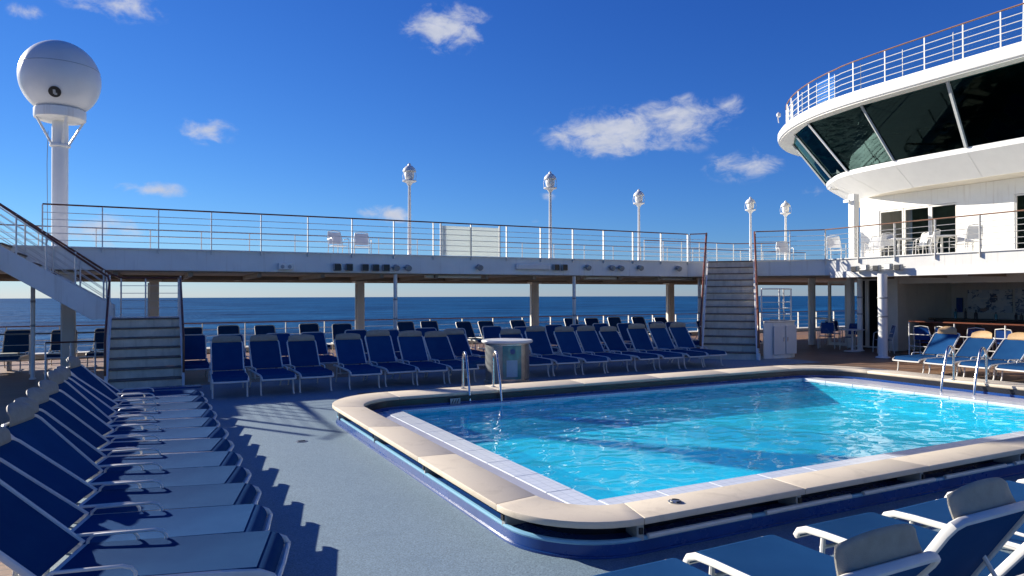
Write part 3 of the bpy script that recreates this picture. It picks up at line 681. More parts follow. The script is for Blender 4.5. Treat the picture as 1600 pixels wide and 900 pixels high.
# fixtures on the walkway fascia
def floodlight(x, z, label, kind, grp):
    Y = 19.298
    if kind == 'speaker':
        t = thing('floodlight', label, 'floodlight', (x, Y, z), 0, grp)
        MB().box(-.10,.10,-.16,-.03,-.10,.10).build('housing', M['grey'], t, bevel=.02)
        MB().box(-.085,.085,-.168,-.158,-.085,.085).build('lens', M['black'], t, bevel=.012)
        MB().bar((0,-.04,0),(0,0,0),.05,.05).build('mount', M['grey'], t)
    elif kind == 'spot':
        t = thing('spotlight', label, 'spotlight', (x, Y, z), 0, grp)
        b = MB(); b.lathe([(.05,-.10),(.085,.02),(.09,.08),(.075,.085),(.001,.075)], 16)
        m = Matrix.Translation((0,-.12,0)) @ Matrix.Rotation(RAD(115), 4, 'X'); b.v = [m @ p for p in b.v]; b.build('housing', M['grey'], t)
        MB().tube([(-.11,-.10,.0),(-.11,-.03,0),(.11,-.03,0),(.11,-.10,.0)], .010, 6).build('yoke', M['grey'], t)
        MB().box(-.03,.03,-.03,0,-.03,.03).build('mount', M['grey'], t)
    elif kind == 'box':
        t = thing('junction_box', label, 'junction box', (x, Y, z), 0, grp)
        MB().box(-.19,.19,-.14,0,-.09,.09).build('housing', M['white'], t, bevel=.015)
        for s in (-.09,.09): MB().lathe([(.05,-.002),(.05,.012),(.001,.016)], 14).build('socket', M['grey'], t).matrix_local = Matrix.Translation((s,-.14,-.01)) @ Matrix.Rotation(RAD(90),4,'X')
    return t
for x in (4.52, 4.84): floodlight(x, 2.66, 'square black floodlight of the pair on the walkway fascia', 'speaker', 'pair of floodlights on the fascia')
for x in (5.28, 5.58, 5.88): floodlight(x, 2.66, 'square black floodlight of the trio on the walkway fascia', 'speaker', 'trio of floodlights on the fascia')
floodlight(3.17, 2.66, 'white junction box with two sockets on the walkway fascia', 'box', None)
for x in (6.17, 6.52): floodlight(x, 2.68, 'small grey spotlight on the fascia beside the trio of floodlights', 'spot', 'spotlights by the trio')
floodlight(8.75, 2.73, 'single grey spotlight on the fascia below the pale screen board', 'spot', None)
for x in (11.42, 11.72): floodlight(x, 2.76, 'square black floodlight at the end of the long lamp on the fascia', 'speaker', 'floodlights by the long lamp')
ll = thing('strip_lamp', 'long white strip lamp on the walkway fascia', 'lamp', (10.62, 19.298, 2.76))
MB().box(-.62,.62,-.10,-.02,-.09,.09).build('housing', M['white'], ll, bevel=.03, seg=2)
MB().box(-.55,.55,-.11,-.098,-.06,.06).build('diffuser', M['lamp_glass'], ll, bevel=.01)
for s in (-.4,.4): MB().box(s-.03,s+.03,-.021,0,-.04,.04).build('mount', M['grey'], ll)
for x in (12.6, 13.55, 13.9): floodlight(x, 2.78, 'small grey spotlight on the fascia right of the long strip lamp', 'spot', 'spotlights right of the strip lamp')
for x in (14.7, 16.35): floodlight(x, 2.80, 'small grey spotlight on the fascia close to the diagonal stairs', 'spot', 'spotlights near the diagonal stairs')

# ------------------------------------------------------------------ stairs
def steps(t, org, d, w, n, rise, tread, z0=0):
    """n steps climbing along unit vector d from org, w wide"""
    o = Vector((*org, 0)); d = Vector((*d, 0)); sdir = Vector((d.y, -d.x, 0))
    m = Matrix(((d.x, sdir.x, 0, 0), (d.y, sdir.y, 0, 0), (0, 0, 1, 0), (0, 0, 0, 1)))
    for k in range(n):
        mm = Matrix.Translation(o+d*tread*k) @ m
        MB().box(.015, .030, -w/2, w/2, z0+rise*k+.002, z0+rise*(k+1)-.035, mm).build('riser', M['riser'], t, smooth=0)
        if k < n-1 or True: MB().box(-.02, tread+.014, -w/2, w/2, z0+rise*(k+1)-.034, z0+rise*(k+1), mm).build('tread', M['tread'], t, bevel=.005)
def stringer(t, org, d, w, n, rise, tread, z0, side, depth=.30, th=.05, extra=.06, name='stringer'):
    o = Vector((*org, 0)); d = Vector((*d, 0)); s = Vector((d.y, -d.x, 0))*(w/2+th/2+.002)*side
    run = n*tread; top = z0+n*rise
    prof = [(-.06, z0), (-.06, z0+rise+extra), (run-.02, top+extra), (run-.02, top-depth), (depth*.9, z0)]
    a = s.normalized()*th/2; P3 = [o+s+d*u+Vector((0,0,z)) for u, z in prof]; k = len(P3)
    MB().add([p-a for p in P3]+[p+a for p in P3], [tuple(range(k)), tuple(reversed(range(k, 2*k)))]+[(i, i+k, (i+1) % k+k, (i+1) % k) for i in range(k)]).build(name, M['white'], t, bevel=.004)
def stair_rail(t, pts, posts, z_drop, bars=(.35,.6,.85), r=.022):
    MB().tube(pts, r, 10).build('handrail', M['handrail'], t)
# diagonal stairs on the right
sx, sy = 14.9, 15.3; DD = (.7071, .7071); NR = 14; RI = UZ1/NR; TR = .30
st = thing('diagonal_staircase', 'wide white staircase of dark treads set diagonally in the corner right of the loungers', 'stairs', (sx, sy, 0), world=True)
steps(st, (sx, sy), DD, 1.46, NR, RI, TR)
for s in (-1, 1): stringer(st, (sx, sy), DD, 1.46, NR, RI, TR, 0, s, depth=.35)
dv = Vector((*DD,0)); sv = Vector((DD[1], -DD[0], 0))
for s in (-1, 1):
    o = Vector((sx, sy, 0))+sv*.80*s
    p0, p1 = o+dv*-.02, o+dv*(NR*TR-.05)
    hand = [p0+Vector((0,0,.35)), p0+Vector((0,0,.92)), p0+dv*.12+Vector((0,0,1.05)), p1+Vector((0,0,UZ1+.90)), p1+dv*.15+Vector((0,0,UZ1+1.0))]
    MB().tube(hand, .036, 10).build('handrail', M['handrail'], st)
    for k in range(6):
        q = p0.lerp(p1, k/5); z = k/5*UZ1
        MB().tube([q+Vector((0,0,z+.05)), q+Vector((0,0,z+.97-.04*(k/5)))], .018, 8).build('post', M['white_metal'], st)
    for h in (.30,.48,.66,.82):
        MB().tube([p0+Vector((0,0,h)), p1+Vector((0,0,UZ1+h))], .009, 6).build('bar', M['white_metal'], st)
    MB().box(-.07,.07,-.05,.05,.005,.20, Matrix.Translation(p0) @ Matrix.Rotation(RAD(45),4,'Z')).build('newel_foot', M['white'], st, bevel=.01)

# switchback stairs on the left
ls = thing('switchback_staircase', 'white switchback staircase climbing left from the blue deck to the upper walkway', 'stairs', (-.08, 16.3, 0), world=True)
N1, R1, T1 = 7, 1.40/7, .25; LZ = 1.40; y0 = 16.25; ycl = y0+N1*T1
steps(ls, (-.08, y0), (0,1), 1.34, N1, R1, T1)
for s in (-1, 1): stringer(ls, (-.08, y0), (0,1), 1.34, N1, R1, T1, 0, s, depth=.34, extra=.05)
MB().box(-.80, .64, ycl+.02, ycl+1.35, LZ-.14, LZ-.005).build('landing', M['white'], ls, bevel=.008)
N2 = 8; R2 = (UZ1-LZ)/N2; T2 = .283; x0 = -.80
steps(ls, (x0, ycl+.67), (-1,0), 1.16, N2, R2, T2, LZ-.003)
for s in (-1, 1): stringer(ls, (x0, ycl+.67), (-1,0), 1.16, N2, R2, T2, LZ-.02, s, depth=.40, extra=.10, th=.06)
yf, yb = ycl+.07, ycl+1.27; xt = x0-N2*T2
# outer handrail: up the lower flight's left side, round the landing, up the upper flight's front side
MB().tube([(-.80,y0-.02,.30),(-.80,y0-.02,.98),(-.80,y0+.08,1.10),(-.80,ycl-.12,LZ+.80),(-.84,yf-.04,LZ+.93),(-.98,yf,LZ+1.03),(xt,yf,UZ1+.98),(xt-.55,yf,UZ1+1.16)], .024, 10).build('handrail', M['handrail'], ls)
MB().tube([(.62,y0-.02,.30),(.62,y0-.02,.98),(.62,y0+.08,1.08),(.62,ycl-.05,LZ+.90),(.62,yb-.04,LZ+.93),(.56,yb,LZ+.93),(-.62,yb,LZ+.93),(-.85,yb,LZ+1.02),(xt,yb,UZ1+.98),(xt-.12,yb,UZ1+.98)], .024, 10).build('handrail', M['handrail'], ls)
for y in (yf, yb):
    for k in range(5):
        x = x0-.12+(xt-x0+.12)*k/4; z = LZ+(x0-x)/T2*R2
        MB().tube([(x,y,z+.02),(x,y,z+.99)], .018, 8).build('post', M['white_metal'], ls)
    for h in (.22,.38,.54,.70,.85):
        MB().tube([(x0-.1,y,LZ+h+.08),(xt,y,UZ1+h+.06)], .008, 6).build('bar', M['white_metal'], ls)
for x in (-.80, .62):
    for k in range(4):
        y = y0+(ycl-y0)*k/3; z = LZ*k/3
        MB().tube([(x,y,z+.02),(x,y,z+.96)], .018, 8).build('post', M['white_metal'], ls)
    for h in (.28,.46,.64,.80):
        MB().tube([(x,y0,h+.05),(x,ycl,LZ+h+.05)], .008, 6).build('bar', M['white_metal'], ls)
for p in ((.62,yb),(.62,(ycl+yb)/2),(-.1,yb),(-.62,yb)):
    MB().tube([(p[0],p[1],LZ-.1),(p[0],p[1],LZ+.92)], .018, 8).build('post', M['white_metal'], ls)
for h in (.2,.38,.56,.74):
    MB().tube([(.62,ycl,LZ+h),(.62,yb,LZ+h),(-.65,yb,LZ+h)], .008, 6).build('bar', M['white_metal'], ls)
for p in ((-.72,ycl+.12),(.56,ycl+.12),(-.72,yb-.05),(.56,yb-.05)):
    MB().tube([(p[0],p[1],0),(p[0],p[1],LZ-.1)], .045, 10).build('leg', M['white'], ls)
for x, y in ((xt+.02, yf),(xt-.42, yf)):
    MB().box(x-.045, x+.045, y-.03, y+.03, UZ1-.3, UZ1+1.0).build('newel_post', M['white'], ls, bevel=.01)
MB().box(-.9, .95, y0-.35, y0-.03, .005, .03).build('foot_pad', M['navy'], ls, bevel=.005)

# ------------------------------------------------------------------ deckhouse: bar level, balcony cabin, bridge wing
dh = thing('deckhouse', 'white ship deckhouse with open bar below, balcony cabin and slanted bridge windows', 'deckhouse', (25, 8, 0), world=True)
# bar level
MB().box(25.0, 25.2, -8, 14.99, 0, 2.47).build('bar_back_wall', M['cream'], dh, smooth=0)
MB().box(21.85, 22.35, 14.85, 15.38, 0, 2.47).build('pier', M['cream'], dh, bevel=.015)
MB().box(22.36, 25.2, 15.0, 15.2, 0, 2.47).build('bar_end_wall', M['cream'], dh, smooth=0)
MB().box(21.9, 22.2, -8, 14.845, 2.22, 2.475).build('lintel', M['cream'], dh, bevel=.01)
MB().box(22.36, 30, 16.45, 16.6, 0, 2.47).build('lounge_end_wall', M['interior'], dh, smooth=0)
MB().box(23.9, 24.0, 15.25, 16.4, 0, 2.47).build('lounge_inner_wall', M['interior'], dh, smooth=0)
MB().box(24.94, 24.995, 13.0, 14.4, 1.26, 2.02).build('mural_panel', M['mural'], dh, bevel=.005)
MB().box(24.93, 24.994, 8.0, 12.9, 1.20, 2.08).build('mural_panel', M['mural'], dh, bevel=.005)
for y0_, y1_, z0_, z1_ in ((14.55,14.75,1.25,1.75),(10.2,10.5,1.4,1.85)):
    MB().box(24.88, 24.925, y0_, y1_, z0_, z1_).build('framed_picture', M['navy'], dh, bevel=.004)
# lounge glazing left of the pier
def glazed(x, y0_, y1_, z0_, z1_, glass, fr=.05):
    f = MB()
    f.box(x-.03, x+.03, y0_, y0_+fr, z0_, z1_); f.box(x-.03, x+.03, y1_-fr, y1_, z0_, z1_)
    f.box(x-.029, x+.029, y0_+fr, y1_-fr, z0_, z0_+fr); f.box(x-.029, x+.029, y0_+fr, y1_-fr, z1_-fr, z1_)
    w = f.build('window', M['white_metal'], dh)
    MB().box(x-.005, x+.005, y0_+fr-.005, y1_-fr+.005, z0_+fr-.005, z1_-fr+.005).build('pane', glass, w, smooth=0)
glazed(22.0, 15.42, 16.05, .05, 2.40, M['glass_grey']); glazed(22.0, 16.07, 16.62, .05, 2.40, M['glass_grey'])
MB().box(21.9, 22.1, 16.63, 16.80, 0, 2.47).build('door_jamb', M['white'], dh, bevel=.01)
glazed(22.0, 16.82, 17.62, .05, 2.36, M['glass_grey'], .10)
MB().lathe([(.13,0),(.13,2.48)], 16, (22.0, 18.35, 0)).build('corner_post', M['white'], dh)
MB().bar((22.0,17.64,1.0),(22.0,18.24,1.0),.04,.06).build('cross_rail', M['white_metal'], dh)

# balcony cabin
cz0, cz1 = UZ1, 5.52
def wall_open(x, ys, z0_, z1_, opens, th=.12):
    """wall in the plane x from ys[0] to ys[1] with openings (ya, yb, za, zb), built of abutting blocks"""
    ya = ys[0]; b = MB()
    for (a, c, za, zb) in sorted(opens):
        b.box(x, x+th, ya, a, z0_, z1_)
        if za > z0_: b.box(x, x+th, a, c, z0_, za)
        b.box(x, x+th, a, c, zb, z1_); ya = c
    b.box(x, x+th, ya, ys[1], z0_, z1_)
    return b
wall_open(24.2, (-8, 17.93), cz0, cz1, [(14.3,17.15,cz0+.12,4.98),(11.2,12.52,cz0+.06,5.02),(6.5,9.5,cz0+.12,4.98)]).build('cabin_wall', M['white'], dh, smooth=0)
MB().box(24.33, 31, 17.80, 17.925, cz0, cz1).build('cabin_end_wall', M['white'], dh, smooth=0)
for a, c in ((14.3,15.22),(15.24,16.19),(16.21,17.15)): glazed(24.25, a, c, cz0+.13, 4.97, M['glass_grey'], .055)
glazed(24.25, 11.2, 12.52, cz0+.07, 5.01, M['glass_dark'], .05)
for a, c in ((6.5,8.0),(8.0,9.5)): glazed(24.25, a+.005, c-.005, cz0+.13, 4.97, M['glass_grey'], .055)
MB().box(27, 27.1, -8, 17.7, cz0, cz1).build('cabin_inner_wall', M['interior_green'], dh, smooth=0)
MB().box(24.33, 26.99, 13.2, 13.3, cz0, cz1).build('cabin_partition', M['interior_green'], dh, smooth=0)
MB().box(22.86, 23.14, 17.18, 17.44, UZ1, 5.55).build('wing_post', M['white'], dh, bevel=.02)
MB().bar((22.75,17.3,5.30),(22.75,17.52,5.30),.10,.10).build('wing_bracket', M['white'], dh)

# bridge wing: rings of the same points at four heights
B_ = [(31,20.3),(27.5,20.0),(25.7,19.25),(24.4,17.9),(23.6,16.6),(23.25,15.2),(23.15,12.9),(23.15,10.4),(23.15,7.9),(23.15,-8)]
S_ = [(31,21.4),(27.3,20.95),(25.0,20.05),(23.6,18.7),(22.75,17.35),(22.42,15.3),(22.38,12.9),(22.38,10.4),(22.38,7.9),(22.38,-8)]
T_ = [(31,23.0),(27.2,22.6),(24.7,21.5),(23.2,20.1),(22.2,18.6),(21.72,16.0),(21.62,13.0),(21.62,10.4),(21.62,7.9),(21.62,-8)]
R_ = [(31,23.7),(27.0,23.3),(24.6,22.2),(22.9,20.5),(21.75,18.4),(21.25,16.2),(21.12,13.0),(21.12,10.4),(21.12,7.9),(21.12,-8)]
def fine(poly, k=4):
    """Catmull-Rom through the points"""
    P_ = [poly[0]]+list(poly)+[poly[-1]]; out = []
    for i in range(1, len(P_)-2):
        for s in range(k):
            t = s/k; p0, p1, p2, p3 = P_[i-1:i+3]
            out.append(tuple(.5*(2*p1[j]+(p2[j]-p0[j])*t+(2*p0[j]-5*p1[j]+4*p2[j]-p3[j])*t*t+(3*p1[j]-p0[j]-3*p2[j]+p3[j])*t**3) for j in range(2)))
    out.append(tuple(poly[-1])); return out
ZB, ZS, ZT, ZR = 5.53, 6.40, 8.36, 8.80
fB, fS, fR = fine(B_), fine(S_), fine(R_)
z3 = lambda poly, z: [(p[0], p[1], z) for p in poly]
MB().strip(z3(fB, ZB), z3(fS, ZS-.16)).build('lower_fascia', M['white_clean'], dh, smooth=20)
MB().strip(z3(fS, ZS-.16), z3(fS, ZS)).build('sill_band', M['white_clean'], dh, smooth=20)
MB().prism([(31,-8)]+list(reversed(fB))[0:1]+list(reversed(fB))[1:], ZB-.004, ZB+.03).build('wing_underside', M['cream'], dh, smooth=0)
inS = [(p[0]+.12, p[1]-.10) for p in S_]
MB().strip(z3(S_, ZS+.002), z3(inS, ZS+.002)).build('sill', M['white_clean'], dh, smooth=0)
for i in range(2, len(S_)-1):
    a_, c_ = Vector((*B_[i],ZB)), Vector((*S_[i],ZS-.16))
    MB().bar(a_, c_, .006, .007).build('weld_seam', M['white'], dh)
# window panes, one per bay, and the mullions between them
def off(p, q, t): return Vector(p).lerp(Vector(q), t)
for i in range(len(S_)-1):
    a, b, c, d = Vector((*S_[i],ZS+.02)), Vector((*S_[i+1],ZS+.02)), Vector((*T_[i+1],ZT)), Vector((*T_[i],ZT))
    MB().add([a,b,c,d], [(0,1,2,3)]).build('bridge_window', M['glass_dark'], dh, smooth=0)
for i in range(1, len(S_)-1):
    wide = .16 if i == 4 else .10
    p, q = Vector((*S_[i],ZS)), Vector((*T_[i],ZT))
    out = Vector((T_[i][0]-S_[i][0], T_[i][1]-S_[i][1], 0)).normalized()*.03
    MB().bar(p+out, q+out, wide, .07).build('mullion', M['white_clean'] if i == 4 else M['teal_frame'] if 'teal_frame' in M else M['grey'], dh, bevel=.01)
# roof: rounded edge band, soffit
lip = []
for dz, inn in ((0,.10),(.05,.02),(.16,0),(.30,.0),(.40,.05),(.44,.14)):
    lip.append([(p[0]+inn*(1 if p[0] < 26 else 0), p[1]-inn*(1 if p[1] > 17 else 0), ZT+dz) for p in fR])
b = MB()
for u, v in zip(lip, lip[1:]): b.strip(u, v)
b.build('roof_edge', M['white_clean'], dh, smooth=50)
MB().prism([(31,-8)]+[(p[0]+.08, p[1]-.05) for p in reversed(fR)], ZT-.004, ZT+.012).build('soffit', M['white'], dh, smooth=0)
MB().prism([(31,-8)]+[(p[0]+.12, p[1]-.10) for p in reversed(fR)], ZR-.02, ZR+.004).build('roof_deck', M['white'], dh, smooth=0)
# inside the wing
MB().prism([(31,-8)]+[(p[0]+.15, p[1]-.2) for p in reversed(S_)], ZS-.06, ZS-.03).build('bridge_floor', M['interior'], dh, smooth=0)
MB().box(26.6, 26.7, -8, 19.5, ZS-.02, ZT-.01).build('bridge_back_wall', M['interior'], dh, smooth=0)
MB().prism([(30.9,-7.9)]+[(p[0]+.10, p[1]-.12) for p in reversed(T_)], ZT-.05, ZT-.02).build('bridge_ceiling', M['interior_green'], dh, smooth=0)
for y in (17.6, 15.4, 13.4, 11.4):
    MB().box(23.1, 23.7, y-.55, y+.55, ZS, ZS+.42).build('console', M['interior_green'], dh, bevel=.05)
for y in (16.6, 12.1):
    MB().lathe([(.25,0),(.25,.05),(.05,.08),(.05,.4),(.26,.45),(.28,.55),(.2,.58)], 16, (24.3, y, ZS)).build('bridge_stool', M['teal_panel'], dh)
# roof rail
rp = [(p[0]+.22*(1 if p[0] < 27 else 0), p[1]-.28*(1 if p[1] > 17 else .2)) for p in fine(R_, 5)][7:]
rt = guard_rail('white guard rail with brown handrail curving round the roof of the bridge wing', rp, ZR, 1.06, 4, 50, pr=.022, br=.012, hr=.030, hmat='handrail_pale')
for o in [c for c in rt.children if c.name.startswith('post')]: bpy.data.objects.remove(o)
acc = 0; last = None
for i, p in enumerate(rp):
    if last is None or math.dist(p, last) > .95:
        MB().bar((p[0]+.0,p[1],ZR-.02),(p[0],p[1],ZR+1.04),.02,.036).build('post', M['white_metal'], rt); last = p
for i in range(3, 28, 1):
    pass
gs = thing('wind_screen', 'clear glass wind screen standing behind the bridge roof guard rail', 'glass screen', (23, 16, ZR), world=True)
ip = [(p[0]+.35, p[1]-.25) for p in fine(R_, 2)][4:15]
for a, c in zip(ip, ip[1:]):
    MB().add([(*a,ZR+.05),(*c,ZR+.05),(*c,ZR+.95),(*a,ZR+.95)], [(0,1,2,3)]).build('pane', M['glass_clear'], gs, smooth=0)
    MB().tube([(*a,ZR),(*a,ZR+.96)], .014, 6).build('stanchion', M['white_metal'], gs)
ms = thing('signal_mast', 'raking white mast leg rising from the bridge roof', 'mast', (23.0, 11.62, ZR))
MB().bar((.1,-.1,0),(-.05,-.30,3.4),.26,.30).build('leg', M['white_clean'], ms, bevel=.03)
MB().box(-.2,.4,-.4,.2,0,.06).build('base_plate', M['white'], ms, bevel=.01)
hl = thing('horn_lamp', 'small white lamp on the rounded end of the bridge roof edge', 'lamp', (22.55, 20.35, ZR))
MB().tube([(0,0,0),(-.02,.02,.25)], .02, 6).build('stem', M['white_metal'], hl)
MB().lathe([(.03,.22),(.08,.26),(.09,.36),(.03,.42),(.001,.43)], 12).build('head', M['white_clean'], hl)
# satellite bracket under the sill
wb = thing('wing_light', 'small white arm lamp under the rounded end of the bridge wing', 'lamp', (24.4, 18.85, 6.0))
MB().bar((0.35,-.2,0),(-.35,.25,.05),.05,.05).build('arm', M['white_metal'], wb)
MB().lathe([(.06,0),(.09,.03),(.07,.09),(.001,.10)], 12, (-.36,.26,.03)).build('head', M['white_clean'], wb)

# flood lights under the balcony edge by the thick column
for k, (y, dz) in enumerate(((14.85,0),(14.5,.03),(14.1,0),(13.72,.03),(13.4,0))):
    t = thing('balcony_floodlight', 'square floodlight in the cluster on the balcony edge above the thick column', 'floodlight', (19.92, y, 2.68+dz), RAD(90), 'cluster of lights on the balcony edge')
    MB().box(-.11,.11,.06,.22,-.09,.09).build('housing', M['grey'], t, bevel=.02)
    MB().box(-.09,.09,.221,.23,-.075,.075).build('lens', M['black'] if k % 2 == 0 else M['lamp_glass'], t, bevel=.006)
    MB().tube([(-.12,.14,0),(-.12,.0,.02),(.12,.0,.02),(.12,.14,0)], .012, 6).build('yoke', M['grey'], t)

# bulwark cabinet at the foot of the diagonal stairs
cb = thing('stair_locker', 'waist-high curved white locker beside the foot of the diagonal stairs', 'locker', (16.8, 15.2, 0), world=True)
arc = [(15.98,15.02),(16.25,14.93),(16.6,14.90),(16.95,14.92),(17.25,15.02),(17.44,15.25),(17.52,15.6),(17.5,16.1)]
inn = [(p[0]-.02*0+.0, p[1]) for p in arc]
arcf = fine(arc, 4); ctr = Vector((16.75,16.6))
innf = [tuple(Vector(p)+(ctr-Vector(p)).normalized()*.06) for p in arcf]
MB().ring(arcf, innf, .0, 1.06, closed=False).build('shell', M['white'], cb, smooth=50)
MB().ring([tuple(Vector(p)-(ctr-Vector(p)).normalized()*.03) for p in arcf], [tuple(Vector(p)+(ctr-Vector(p)).normalized()*.09) for p in arcf], 1.062, 1.10, closed=False).build('cap', M['cream'], cb, bevel=.008)
for x in (16.45, 16.95): MB().box(x-.22, x+.22, 14.868, 14.888, .12, .96).build('door', M['white_clean'], cb, bevel=.006)
for x in (16.62, 16.78): MB().box(x-.012, x+.012, 14.85, 14.867, .5, .62).build('handle', M['steel'], cb)
guard_rail('small white rail standing on the curved locker beside the diagonal stairs', [(16.0,15.12),(16.6,15.0),(17.2,15.1),(17.45,15.6)], 1.10, .95, 4, .45, pr=.022, br=.012, hmat='white_metal')

# barrier rail between the bar terrace and the pool deck
br_ = guard_rail('low rail with brown wooden top in front of the bar terrace', [(20.1,13.3),(20.1,4.0)], 0, 1.07, 2, 1.35, pr=.02, br=.013, hr=.034)

# bar counter and back shelf
bc = thing('bar_counter', 'long dark bar counter in the shade under the balcony', 'bar counter', (23.15, 9, 0), world=True)
MB().box(22.9, 23.4, -4, 14.3, .0, 1.04).build('front', M['counter'], bc, smooth=0)
MB().box(22.75, 23.5, -4.05, 14.4, 1.042, 1.10).build('top', M['counter'], bc, bevel=.012)
for y in range(-3, 14, 2): MB().box(22.885, 22.899, y, y+1.8, .15, .95).build('panel', M['handrail'], bc, bevel=.01)
rndb = random.Random(5)
for k in range(16):
    y = 13.8-k*.42+rndb.uniform(-.1,.1); hgt = rndb.uniform(.18,.34); r = rndb.uniform(.035,.05)
    t = thing('bottle', 'dark bottle standing on the bar counter under the balcony', 'bottle', (23.1+rndb.uniform(-.1,.2), y, 1.101), 0, 'bottles on the bar counter')
    MB().lathe([(r,0),(r,hgt*.6),(r*.4,hgt*.75)], 10).build('body', M['black'] if k % 3 else M['teal_panel'], t)
    MB().lathe([(r*.38,hgt*.74),(r*.38,hgt)], 10).build('neck', M['black'], t)

# ------------------------------------------------------------------ sun loungers
def sling_sheet(b, x0, z0, x1, z1, w, sag, th=.010, nx=10, ny=6, nose=0):
    """stretched fabric between two side rails: sags between them; nose > 0 curls the far end down"""
    P_ = Vector((x0,0,z0)); Q_ = Vector((x1,0,z1)); d = Q_-P_; nrm = Vector((-d.z,0,d.x)).normalized()
    top = []; bot = []
    for i in range(nx+1):
        for j in range(ny+1):
            u, v = i/nx, j/ny
            s = -sag*(1-(2*v-1)**2)*(math.sin(math.pi*min(1,max(0,u)))**.6)
            p = P_+d*u+nrm*s+Vector((0,(v-.5)*w,0))
            top.append(p+nrm*th/2); bot.append(p-nrm*th/2)
    n = len(top); f = []
    for i in range(nx):
        for j in range(ny):
            k = i*(ny+1)+j; f.append((k, k+ny+1, k+ny+2, k+1)); f.append((n+k, n+k+1, n+k+ny+2, n+k+ny+1))
    e = [i*(ny+1) for i in range(nx+1)]+[nx*(ny+1)+j for j in range(1, ny+1)]+[i*(ny+1)+ny for i in range(nx-1,-1,-1)]+[j for j in range(ny-1,0,-1)]
    for a, c in zip(e, e[1:]+e[:1]): f.append((a, c, c+n, a+n))
    b.add(top+bot, f); return b
SZ = .385
def lounger_meshes(key, back_deg, headmat, W=.66, back_len=.72, hl=.19, hm=.10, lean=.05, rnd=.45):
    """the meshes of one kind of lounger; foot end towards +x, hinge at x = 0"""
    out = []; h = W/2-.02; a = RAD(back_deg)
    bx, bz = -math.cos(a), math.sin(a)
    for s in (-1, 1):
        y = s*h
        pts = [(-.46,y,SZ-.03),(-.2,y,SZ-.015),(.95,y,SZ-.015),(1.10,y,SZ-.022),(1.165,y,SZ-.05),(1.185,y,SZ-.085)]
        out.append(('side_rail', MB().tube(pts, .017, 8, ry=.023).mesh('side_rail', M['white_metal'])))
        out.append(('leg', MB().tube([(.98,y*.96,SZ-.03),(1.0,y*.97,.10),(1.04,y*.97,.012),(1.07,y*.97,.012)], .016, 8).mesh('leg', M['white_metal'])))
        out.append(('leg', MB().tube([(-.18,y*.96,SZ-.03),(-.22,y*.97,.10),(-.27,y*.97,.012),(-.30,y*.97,.012)], .016, 8).mesh('leg', M['white_metal'])))
        ya = s*(W/2-.03)
        out.append(('armrest', MB().tube([(.02,ya,SZ-.01),(.03,ya,SZ+.035),(.06,ya,SZ+.06),(.40,ya,SZ+.068),(.445,ya,SZ+.055),(.465,ya,SZ+.03),(.47,ya,SZ-.015)], .0105, 8).mesh('armrest', M['white_metal'])))
    out.append(('foot_bar', MB().tube([(1.185,-h,SZ-.085),(1.19,0,SZ-.088),(1.185,h,SZ-.085)], .018, 8).mesh('foot_bar', M['white_metal'])))
    out.append(('stretcher', MB().tube([(1.0,-h*.96,.275),(1.0,h*.96,.275)], .012, 8).mesh('stretcher', M['white_metal'])))
    out.append(('stretcher', MB().tube([(-.21,-h*.96,.20),(-.21,h*.96,.20)], .012, 8).mesh('stretcher', M['white_metal'])))
    out.append(('hinge_bar', MB().bar((.012,-h,SZ-.004),(.012,h,SZ-.004),.045,.022).mesh('hinge_bar', M['white_metal'], bevel=.006)))
    b = MB(); sling_sheet(b, .03, SZ+.006, 1.08, SZ+.006, W-.045, .018)
    nose = [(1.08+.085*math.sin(RAD(k*18)), SZ+.006-.08*(1-math.cos(RAD(k*18)))) for k in range(6)]
    vs = []; n = len(nose)
    for dx in (0, -.008):
        for k, (x, z) in enumerate(nose):
            for y in (-(W-.045)/2, (W-.045)/2): vs.append((x+dx, y, z+dx))
    f = [(2*k, 2*k+2, 2*k+3, 2*k+1) for k in range(n-1)]+[(2*n+2*k, 2*n+2*k+1, 2*n+2*k+3, 2*n+2*k+2) for k in range(n-1)]
    b.add(vs, f)
    out.append(('seat_sling', b.mesh('seat_sling', M['sling'], smooth=50)))
    u = MB()
    bw = h-.012; r = .06; L = back_len
    path = [(0,-bw,0),(L-r,-bw,0),(L-r*.3,-bw+r*.3,0),(L,-bw+r,0),(L,bw-r,0),(L-r*.3,bw-r*.3,0),(L-r,bw,0),(0,bw,0)]
    tr = lambda p, k=0: Vector((bx*p[0]-k*bz, p[1], SZ+.012+bz*p[0]-k*(-bx)*-1))
    u.tube([Vector((bx*p[0], p[1], SZ+.012+bz*p[0])) for p in path], .015, 8, ry=.022)
    out.append(('back_frame', u.mesh('back_frame', M['white_metal'])))
    b = MB(); sling_sheet(b, bx*.02, SZ+.012+bz*.02, bx*(L-.012), SZ+.012+bz*(L-.012), W-.085, -.02)
    out.append(('back_sling', b.mesh('back_sling', M['sling'], smooth=50)))
    # prop under the backrest
    m_ = Vector((bx*L*.55, 0, SZ+bz*L*.55)); q = Vector((-.42, 0, SZ-.03))
    out.append(('back_prop', MB().tube([m_+Vector((0,-.22,0)), q+Vector((0,-.22,0)), q+Vector((0,.22,0)), m_+Vector((0,.22,0))], .010, 6).mesh('back_prop', M['white_metal'])))
